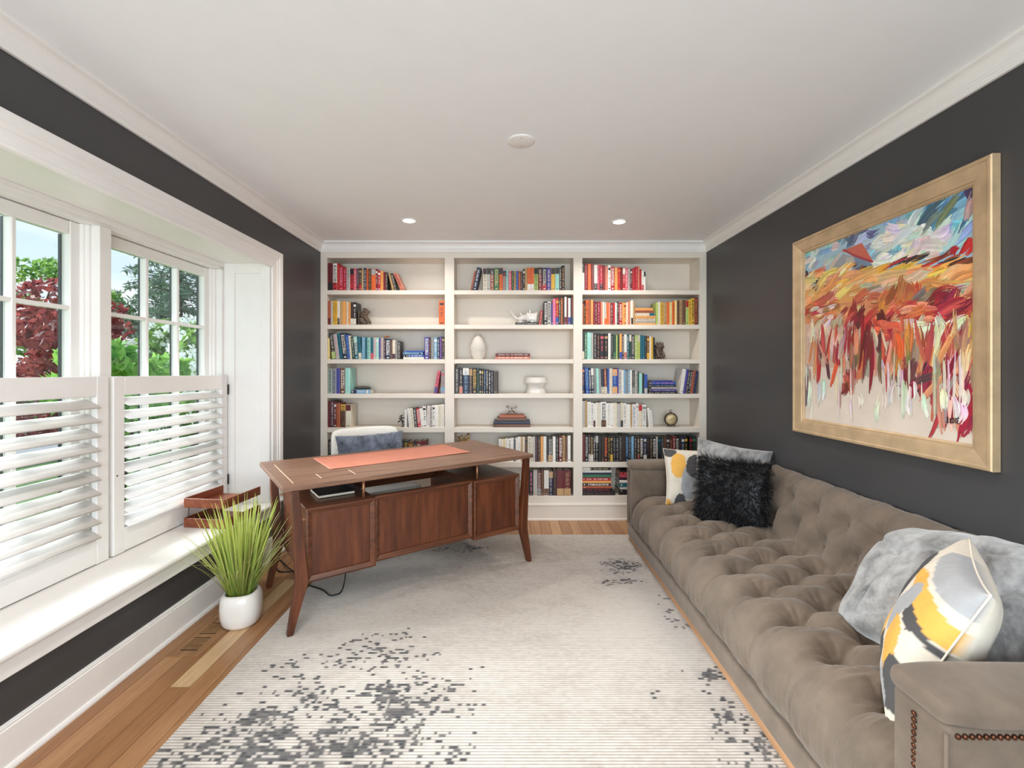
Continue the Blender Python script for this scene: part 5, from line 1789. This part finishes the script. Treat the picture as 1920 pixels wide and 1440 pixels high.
# --- footed bowl
bo = thing('footed_bowl', 'white footed bowl with a broad rim on the fourth shelf', 'bowl', (bx(1006.5), BY + 0.115, SZ[3] + 0.0004))
lathe('bowl', [(0, 0), (0.092, 0), (0.093, 0.004), (0.085, 0.020), (0.073, 0.045), (0.072, 0.052), (0.080, 0.070), (0.094, 0.086), (0.104, 0.094), (0.1045, 0.104), (0.100, 0.112), (0.098, 0.140), (0.095, 0.146), (0.090, 0.146), (0.088, 0.130), (0.07, 0.09), (0, 0.07)], 'ceramic', bo, 56)
# --- rhino head on the flat book
rh = thing('rhino_figurine', 'white rhinoceros figurine lying on the flat black book', 'figurine', (bx(988), BY + 0.075, SZ[1] + 4.4 * PX + 0.0008))
V = [(0.070, 0, 0.052), (0.045, 0, 0.055), (0.012, 0, 0.052), (-0.030, 0, 0.046), (-0.062, 0, 0.036), (-0.082, 0, 0.024), (0.090, 0, 0.050)]
E_ = [(0, 1), (1, 2), (2, 3), (3, 4), (4, 5), (0, 6)]
skin_obj('head', V, E_, [0.044, 0.046, 0.041, 0.032, 0.026, 0.018, 0.034], 'ceramic', rh, 1)
tube('horn', smooth_path([(-0.082, 0, 0.036), (-0.108, 0, 0.056), (-0.128, 0, 0.082), (-0.141, 0, 0.112)], 5), [0.016 - 0.0009 * i for i in range(16)], 'ceramic', rh, 10)
tube('horn', smooth_path([(-0.040, 0, 0.066), (-0.052, 0, 0.082), (-0.058, 0, 0.096)], 4), [0.011, 0.0105, 0.0095, 0.0085, 0.0075, 0.006, 0.005, 0.003, 0.0015], 'ceramic', rh, 10)
for s in (-1, 1):
    tube('ear', smooth_path([(0.030, s * 0.024, 0.088), (0.030, s * 0.034, 0.104), (0.026, s * 0.038, 0.116)], 3), [0.007, 0.011, 0.012, 0.011, 0.009, 0.005, 0.002], 'ceramic', rh, 8)
    ball('eye', 0.0035, (-0.018, s * 0.033, 0.062), 'ceramic', rh)
box('foot', 0.030, 0.096, -0.034, 0.034, 0.0, 0.03, 'ceramic', rh, 0.010, 3, True)
box('foot', -0.075, -0.035, -0.018, 0.018, 0.0, 0.02, 'ceramic', rh, 0.007, 3, True)
# --- lion bookends
def bookend(label, x_, shelf, facing, y=BY + 0.06):
    t = thing('bookend', label, 'bookend', (x_, y, SZ[shelf] + 0.0004), facing, 'stone beast bookends')
    box('base', -0.045, 0.060, -0.038, 0.038, 0, 0.008, 'bronze', t, 0.003)
    box('back_plate', -0.049, -0.041, -0.038, 0.038, 0, 0.13, 'bronze', t, 0.003)
    Vv = [(-0.018, 0, 0.040), (-0.012, 0, 0.075), (0.000, 0, 0.108), (0.022, 0, 0.122), (0.040, 0, 0.112),
          (0.006, 0.026, 0.075), (0.030, 0.028, 0.045), (0.046, 0.026, 0.016), (0.006, -0.026, 0.075), (0.030, -0.028, 0.045), (0.046, -0.026, 0.016),
          (-0.012, 0.026, 0.024), (0.020, 0.034, 0.016), (-0.012, -0.026, 0.024), (0.020, -0.034, 0.016)]
    Ee = [(0, 1), (1, 2), (2, 3), (3, 4), (1, 5), (5, 6), (6, 7), (1, 8), (8, 9), (9, 10), (0, 11), (11, 12), (0, 13), (13, 14)]
    skin_obj('figure', Vv, Ee, [0.034, 0.034, 0.034, 0.030, 0.017, 0.015, 0.012, 0.011, 0.015, 0.012, 0.011, 0.020, 0.011, 0.020, 0.011], 'bronze', t, 0)
    for k in range(9):
        a = k * 2 * PI / 9
        ball('mane_lock', 0.013, (0.004 + 0.006 * math.sin(k * 2.1), 0.036 * math.cos(a), 0.112 + 0.034 * math.sin(a)), 'bronze', t, (1.2, 1, 1), 10, 7)
    for s in (-1, 1):
        ball('ear', 0.009, (0.010, s * 0.028, 0.146), 'bronze', t, (0.6, 1, 1.2), 10, 7)
        ball('eye', 0.004, (0.045, s * 0.012, 0.122), 'bronze', t, (1, 1, 1), 8, 6)
    return t
bookend('brown stone lion bookend in profile beside yellow books', bx(680.2), 1, 0.0)
bookend('brown stone lion bookend facing the room after green books', bx(1240.5), 2, -PI / 2 + 0.25, BY + 0.068)
# --- black character sculpture
sc_ = thing('black_figurine', 'small black calligraphic branch sculpture beside white leaning books', 'figurine', (bx(751.5), BY + 0.06, SZ[4] + 0.0004))
lathe('base', [(0, 0), (0.014, 0), (0.014, 0.003), (0, 0.004)], 'black', sc_, 14)
for pts_, r in (([(0.008, 0, 0.003), (0.002, 0, 0.03), (-0.006, 0, 0.06), (-0.010, 0, 0.105)], 0.0042), ([(-0.042, 0, 0.040), (-0.026, 0, 0.052), (-0.010, 0, 0.072)], 0.0048), ([(-0.006, 0, 0.060), (0.006, 0, 0.05), (0.016, 0, 0.04)], 0.0042),
                ([(-0.032, 0, 0.074), (-0.010, 0, 0.080), (0.020, 0, 0.082)], 0.0046), ([(-0.026, 0, 0.093), (-0.010, 0, 0.100), (0.004, 0, 0.108)], 0.0042)):
    P_ = smooth_path(pts_, 4)
    tube('stroke', P_, [r * (0.55 + 0.6 * math.sin(PI * (i + 0.6) / (len(P_) + 0.3))) for i in range(len(P_))], 'black', sc_, 8)
# --- jack sculpture on the leather pile
jk = thing('jack_sculpture', 'polished metal jack sculpture on top of brown leather pile', 'sculpture', (bx(959.5), BY + 0.085, zst + 0.0008))
jc = Vector((0, 0, 0.040))
for d in ((0.82, -0.25, 0.62), (-0.80, -0.2, 0.66), (0.05, 0.95, 0.12)):
    d = Vector(d).normalized() * 0.052
    tube('bar', [jc - d, jc + d], 0.0052, 'chrome', jk, 10)
    for s in (-1, 1):
        p = jc + d * s
        ball('ball_end', 0.0098, (p.x, p.y, max(p.z, 0.0102)), 'chrome', jk)
# --- alarm clock
ck = thing('alarm_clock', 'round dark bronze alarm clock with cream face on fifth shelf', 'clock', (bx(1261.8), BY + 0.055, SZ[4] + 0.0004))
M['clockface'] = plain('aged_cream_dial', (0.86, 0.76, 0.58), 0.5, var=0.12, scale=60)
M['clockcase'] = plain('clock_bronze', (0.25, 0.20, 0.17), 0.35, 0.7)
def disc(name, prof, mat, z):
    o = lathe(name, prof, mat, ck, 44)
    o.rotation_euler = (PI / 2, 0, 0); o.location = (0, 0, z)
    return o
cz_ = 0.070
disc('case', [(0, -0.022), (0.046, -0.022), (0.0585, -0.012), (0.0600, 0.010), (0.0585, 0.015), (0.053, 0.017), (0.0505, 0.012), (0.0505, 0.010), (0, 0.010)], 'clockcase', cz_)
disc('dial', [(0, 0.0102), (0.0500, 0.0102), (0.0500, 0.0112), (0, 0.0112)], 'clockface', cz_)
for k in range(12):
    a = k * PI / 6
    r = 0.041
    o = box('hour_mark', -0.0014, 0.0014, -0.0125, -0.0115, -0.0045, 0.0045, 'black', ck, 0)
    o.location = (r * math.sin(a), 0, cz_ + r * math.cos(a)); o.rotation_euler = (0, a, 0)
for a, l_, w_ in ((math.radians(245), 0.022, 0.0016), (math.radians(62), 0.034, 0.0011)):
    o = box('hand', -w_, w_, -0.0142, -0.0132, -0.004, l_, 'black', ck, 0)
    o.location = (0, 0, cz_); o.rotation_euler = (0, a, 0)
for x_, y_ in ((-0.030, -0.008), (0.030, -0.008), (0.0, 0.018)):
    tube('foot', [(x_ * 0.8, y_ * 0.6, cz_ - 0.05), (x_ * 1.25, y_ * 1.1, 0.0022)], [0.004, 0.0022], 'clockcase', ck)
tube('stem', [(0, 0, cz_ + 0.058), (0, 0, cz_ + 0.068)], 0.005, 'clockcase', ck)
tube('ring_handle', [(0.012 * math.cos(a), 0, cz_ + 0.074 + 0.010 * math.sin(a)) for a in [i * 2 * PI / 16 for i in range(17)]], 0.0022, 'clockcase', ck, 6)
# --- patterned oval case on the flat blue book
M['ovalcase'] = plain('tweed_oval', (0.33, 0.31, 0.29), 0.7, var=0.7, scale=260)
zz = SZ[3] + 7.6 * PX + 0.0008
ov = thing('oval_case', 'dark speckled oval case lying on the flat blue book', 'case', (bx(675), BY + 0.07, zz))
lathe('body', [(0, 0), (0.045, 0.0), (0.070, 0.005), (0.078, 0.013), (0.070, 0.022), (0.045, 0.029), (0, 0.031)], 'ovalcase', ov, 36, fn=lambda a, z: math.hypot(math.cos(a), 0.48 * math.sin(a)))
tube('zip_line', [(0.0785 * math.cos(a) * math.hypot(math.cos(a), 0.48 * math.sin(a)), 0.0785 * math.sin(a) * math.hypot(math.cos(a), 0.48 * math.sin(a)), 0.013) for a in [i * 2 * PI / 40 for i in range(41)]], 0.0016, 'black', ov, 6)
# --- orange leaf ornament on the pale books
M['orange'] = plain('orange_felt', (0.80, 0.42, 0.14), 0.7, var=0.3, scale=80)
ol = thing('leaf_ornament', 'orange felt leaf ornament lying on top of pale blue books', 'ornament', (bx(722), BY + 0.06, SZ[2] + 41.4 * PX + 0.002))
for k in range(5):
    a = k * 2 * PI / 5 + 0.3
    tube('petal', [(0, 0, 0.003), (0.014 * math.cos(a), 0.014 * math.sin(a), 0.010), (0.028 * math.cos(a), 0.028 * math.sin(a), 0.007)], [0.003, 0.0062, 0.0015], 'orange', ol, 6)
# --- gold coral ornament, mostly hidden behind the desk
gc = thing('gold_ornament', 'gilt coral ornament on the sixth shelf just above the desk', 'ornament', (bx(866.5), BY + 0.09, SZ[5] + 0.0004))
lathe('base', [(0, 0), (0.05, 0), (0.05, 0.012), (0.02, 0.02), (0.012, 0.05), (0, 0.05)], 'gold', gc, 24)
rg = random.Random(12)
for k in range(16):
    a = rg.uniform(0, 2 * PI); r = rg.uniform(0.02, 0.062); h = rg.uniform(0.17, 0.235)
    tube('branch', smooth_path([(0, 0, 0.045), (r * 0.4 * math.cos(a), r * 0.4 * math.sin(a), 0.11), (r * math.cos(a), r * math.sin(a), h), (r * math.cos(a + 0.5), r * math.sin(a + 0.5), h - 0.004)], 4), 0.0042, 'gold', gc, 6)

# ================================================================== OUTDOORS
GZ = -0.45
M['lawn'] = (lambda b: (b.set(Base_Color=b.ramp(b.noise(6, 6, b.pos((1, 1, 1)), 0.7), [(0.3, lin('305a1c')), (0.55, lin('48762a')), (0.75, lin('608c3c'))]), Roughness=0.9), b.m)[1])(NB('lawn_grass'))
M['asphalt'] = plain('driveway', (0.55, 0.56, 0.58), 0.9, var=0.1, scale=12)
g = struct(box('ground', -70, -2.3, -30, 60, GZ - 0.1, GZ, 'lawn', bev=0), 'green lawn outside the windows', 'lawn')
struct(box('driveway', -11.2, -9.0, -25, 55, GZ, GZ + 0.012, 'asphalt', bev=0), 'grey driveway crossing the lawn outside', 'driveway')

def leafmat(name, c1, c2, c3, trans=0.25):
    b = NB(name)
    gi = b.n('ShaderNodeNewGeometry')
    b.set(Base_Color=b.ramp(gi.outputs['Random Per Island'], [(0.0, lin(c1)), (0.5, lin(c2)), (1.0, lin(c3))]), Roughness=0.6)
    td = b.n('ShaderNodeBsdfTranslucent'); td.inputs[0].default_value = lin(c3)
    mx_ = b.n('ShaderNodeMixShader'); mx_.inputs[0].default_value = trans
    b.l(b.b.outputs[0], mx_.inputs[1]); b.l(td.outputs[0], mx_.inputs[2]); b.l(mx_.outputs[0], b.out.inputs[0])
    M[name] = b.m
leafmat('leaf_green', '3c6626', '5f8a38', '8cb258')
leafmat('leaf_deep', '27492a', '3f6638', '5c824a')
leafmat('leaf_red', '4e1c24', '7c3038', 'a65450')
leafmat('leaf_spruce', '2c4636', '44624e', '6d8872')
leafmat('leaf_bright', '4c8a2c', '74b040', 'a6d06a')
leafmat('petal_white', 'd8d8c4', 'eceadc', 'ffffff', 0.35)
M['bark'] = plain('tree_bark', (0.33, 0.27, 0.22), 0.9, var=0.3, scale=20)

def leaves(name, centres, size, mat, parent, seed, asp=0.55, up=0.0):
    rs = np.random.RandomState(seed)
    c = np.asarray(centres, dtype=float); n = len(c)
    a = rs.normal(size=(n, 3)); a[:, 2] *= (1 - up); a /= np.linalg.norm(a, axis=1)[:, None]
    b_ = rs.normal(size=(n, 3)); b_ = np.cross(a, b_); b_ /= np.linalg.norm(b_, axis=1)[:, None]
    s = (size * rs.uniform(0.6, 1.3, n))[:, None]
    v = np.stack([c - a * s, c + b_ * s * asp, c + a * s, c - b_ * s * asp], axis=1).reshape(-1, 3)
    f = np.arange(4 * n).reshape(n, 4)
    o = mesh_obj(name, v.tolist(), f.tolist(), mat, parent)
    o['kind'] = 'stuff'
    return o

def crown_pts(n, blobs, seed, shell=0.55):
    rs = np.random.RandomState(seed)
    out = []
    wts = np.array([b_[3] * b_[4] * b_[5] for b_ in blobs]); wts = wts / wts.sum()
    for b_, k in zip(blobs, (wts * n).astype(int)):
        d = rs.normal(size=(k, 3)); d /= np.linalg.norm(d, axis=1)[:, None]
        r = shell + (1 - shell) * rs.random_sample(k) ** 0.6
        out.append(np.array(b_[:3]) + d * r[:, None] * np.array(b_[3:6]))
    return np.concatenate(out)

def tree(name, label, x_, y_, blobs, n, size, mat, seed, trunk_h, trunk_r=0.09, cat='tree', asp=0.55):
    t = thing(name, label, cat, (x_, y_, GZ), group='trees and shrubs outside the windows')
    tube('trunk', [(0, 0, 0.0), (0.03, 0.02, trunk_h * 0.5), (0, 0, trunk_h)], [trunk_r, trunk_r * 0.8, trunk_r * 0.5], 'bark', t)
    rg = random.Random(seed)
    for b_ in blobs[:10]:
        tube('branch', [(0, 0, trunk_h * rg.uniform(0.45, 0.9)), (b_[0] * 0.5, b_[1] * 0.5, (trunk_h * 0.7 + b_[2]) * 0.5), (b_[0], b_[1], b_[2])], [trunk_r * 0.45, trunk_r * 0.3, trunk_r * 0.12], 'bark', t, 6)
    leaves('foliage', crown_pts(n, blobs, seed), size, mat, t, seed, asp)
    return t

def rblobs(seed, n, cx, cz, R_, rz, r0, r1):
    rg = random.Random(seed)
    return [(rg.gauss(0, R_ * 0.5), rg.gauss(0, R_ * 0.5), cz + rg.uniform(-rz, rz), q := rg.uniform(r0, r1), q, q * 0.7) for _ in range(n)]
# red maple in front of the near visible window
tree('red_maple', 'dark red maple tree seen through the near and far windows', -9.55, 9.95, rblobs(3, 26, 0, 1.95, 2.2, 1.25, 0.35, 0.7), 11000, 0.075, 'leaf_red', 3, 1.4, 0.08)
# tall airy trees behind
tree('tall_tree', 'tall airy green tree with thin crown behind the red maple', -22.6, 21.8, rblobs(5, 18, 0, 5.0, 2.4, 1.9, 0.5, 0.9), 4800, 0.13, 'leaf_green', 5, 5.2, 0.14)
tree('tall_tree', 'bright green leafy tree at the left edge of the near window', -20.6, 15.2, rblobs(7, 14, 0, 2.6, 1.8, 1.5, 0.6, 1.0), 6000, 0.12, 'leaf_bright', 7, 2.6, 0.12)
tree('tall_tree', 'green tree standing between the maple and the spruce', -16.2, 20.0, rblobs(9, 22, 0, 3.2, 1.7, 2.6, 0.6, 0.9), 8500, 0.12, 'leaf_deep', 9, 4.0, 0.13)
tree('dense_evergreen', 'dense dark evergreen filling the gap behind the white dogwood', -11.6, 20.5, rblobs(23, 26, 0, 2.2, 2.2, 1.7, 0.7, 1.1), 9000, 0.12, 'leaf_deep', 23, 2.6, 0.12)
bt = thing('bare_tree', 'thin bare branched tree against the sky', 'tree', (-26.0, 27.4, GZ), group='trees and shrubs outside the windows')
tube('trunk', [(0, 0, 0), (0.1, 0, 5), (0.0, 0.1, 9.6)], [0.12, 0.08, 0.02], 'bark', bt)
rg = random.Random(2)
for k in range(16):
    a = rg.uniform(0, 2 * PI); h = rg.uniform(4.5, 8.8); l_ = rg.uniform(0.6, 1.5)
    tube('branch', [(0.06, 0.03, h), (l_ * 0.5 * math.cos(a), l_ * 0.5 * math.sin(a), h + 0.4), (l_ * math.cos(a), l_ * math.sin(a), h + rg.uniform(0.5, 1.0))], [0.022, 0.014, 0.004], 'bark', bt, 5)
# blue spruce with drooping tiers
spr = thing('spruce', 'blue-green spruce with drooping tiers in the far window', 'tree', (-9.9, 13.7, GZ), group='trees and shrubs outside the windows')
tube('trunk', [(0, 0, 0), (0, 0, 4.5), (0, 0, 9.0)], [0.16, 0.10, 0.02], 'bark', spr)
rs = np.random.RandomState(8)
cs = []
for k in range(170):
    h = 0.9 + 7.9 * (k / 170)
    a = k * 2.399
    ln_ = 2.15 * (1 - (h - 0.6) / 9.2) + 0.15
    P_ = [Vector((0, 0, h)), Vector((ln_ * 0.55 * math.cos(a), ln_ * 0.55 * math.sin(a), h + 0.02 * ln_)), Vector((ln_ * math.cos(a), ln_ * math.sin(a), h - 0.28 * ln_))]
    if k % 2 == 0:
        tube('branch', P_, [0.022, 0.015, 0.005], 'bark', spr, 5)
    m_ = int(26 + 40 * ln_)
    t = rs.random_sample(m_) ** 0.7
    base_ = np.array([[ln_ * q * math.cos(a), ln_ * q * math.sin(a), h + 0.08 * q * ln_ - 0.36 * ln_ * q * q] for q in t])
    cs.append(base_ + rs.normal(scale=(0.07, 0.07, 0.045), size=(m_, 3)))
leaves('foliage', np.concatenate(cs), 0.11, 'leaf_spruce', spr, 8, 0.22, 0.3)
# flowering dogwood close to the far window
dg = tree('dogwood', 'flowering dogwood with flat white blossoms close to the far window', -5.2, 7.5, rblobs(15, 20, 0, 1.72, 0.8, 0.80, 0.26, 0.45), 3600, 0.075, 'leaf_green', 15, 1.5, 0.05, asp=0.6)
rs = np.random.RandomState(5)
pv, pf = [], []
fc = crown_pts(420, rblobs(15, 20, 0, 1.74, 0.82, 0.80, 0.30, 0.50), 77, 0.95)
for c in fc:
    r = rs.uniform(0.06, 0.095); a0 = rs.uniform(0, PI)
    tl = rs.normal(scale=0.25, size=2) + np.array((-0.75, 0.75))
    for k in range(4):
        a = a0 + k * PI / 2
        i = len(pv)
        for rr_, da_ in ((0, 0), (0.62, -0.55), (1.0, 0), (0.62, 0.55)):
            x_, y_ = rr_ * r * math.cos(a + da_), rr_ * r * math.sin(a + da_)
            pv.append((c[0] + x_, c[1] + y_, c[2] + tl[0] * x_ + tl[1] * y_))
        pf.append((i, i + 1, i + 2, i + 3))
o = mesh_obj('blossoms', pv, pf, 'petal_white', dg); o['kind'] = 'stuff'
tree('dogwood', 'fresh green dogwood branches in the lower corner of far window', -4.55, 5.35, rblobs(19, 8, 0, 1.55, 0.5, 0.5, 0.2, 0.36), 1500, 0.085, 'leaf_bright', 19, 1.2, 0.04, 'shrub', 0.5)
# hedge line along the far side of the lawn
for i in range(7):
    yy = 3.0 + i * 4.9
    tree('hedge_shrub', ['low dark hedge shrub beyond the driveway, %s from the left' % ORD[j] for j in range(9)][i], -13.6 + 0.3 * math.sin(i * 2.0), yy,
         [(0, dy_, 0.9 + 0.25 * math.sin(i + dy_), 0.8, 1.15, 0.75) for dy_ in (-1.1, 0, 1.1)], 2600, 0.11, 'leaf_deep' if i % 2 else 'leaf_green', 40 + i, 0.9, 0.06, 'shrub')
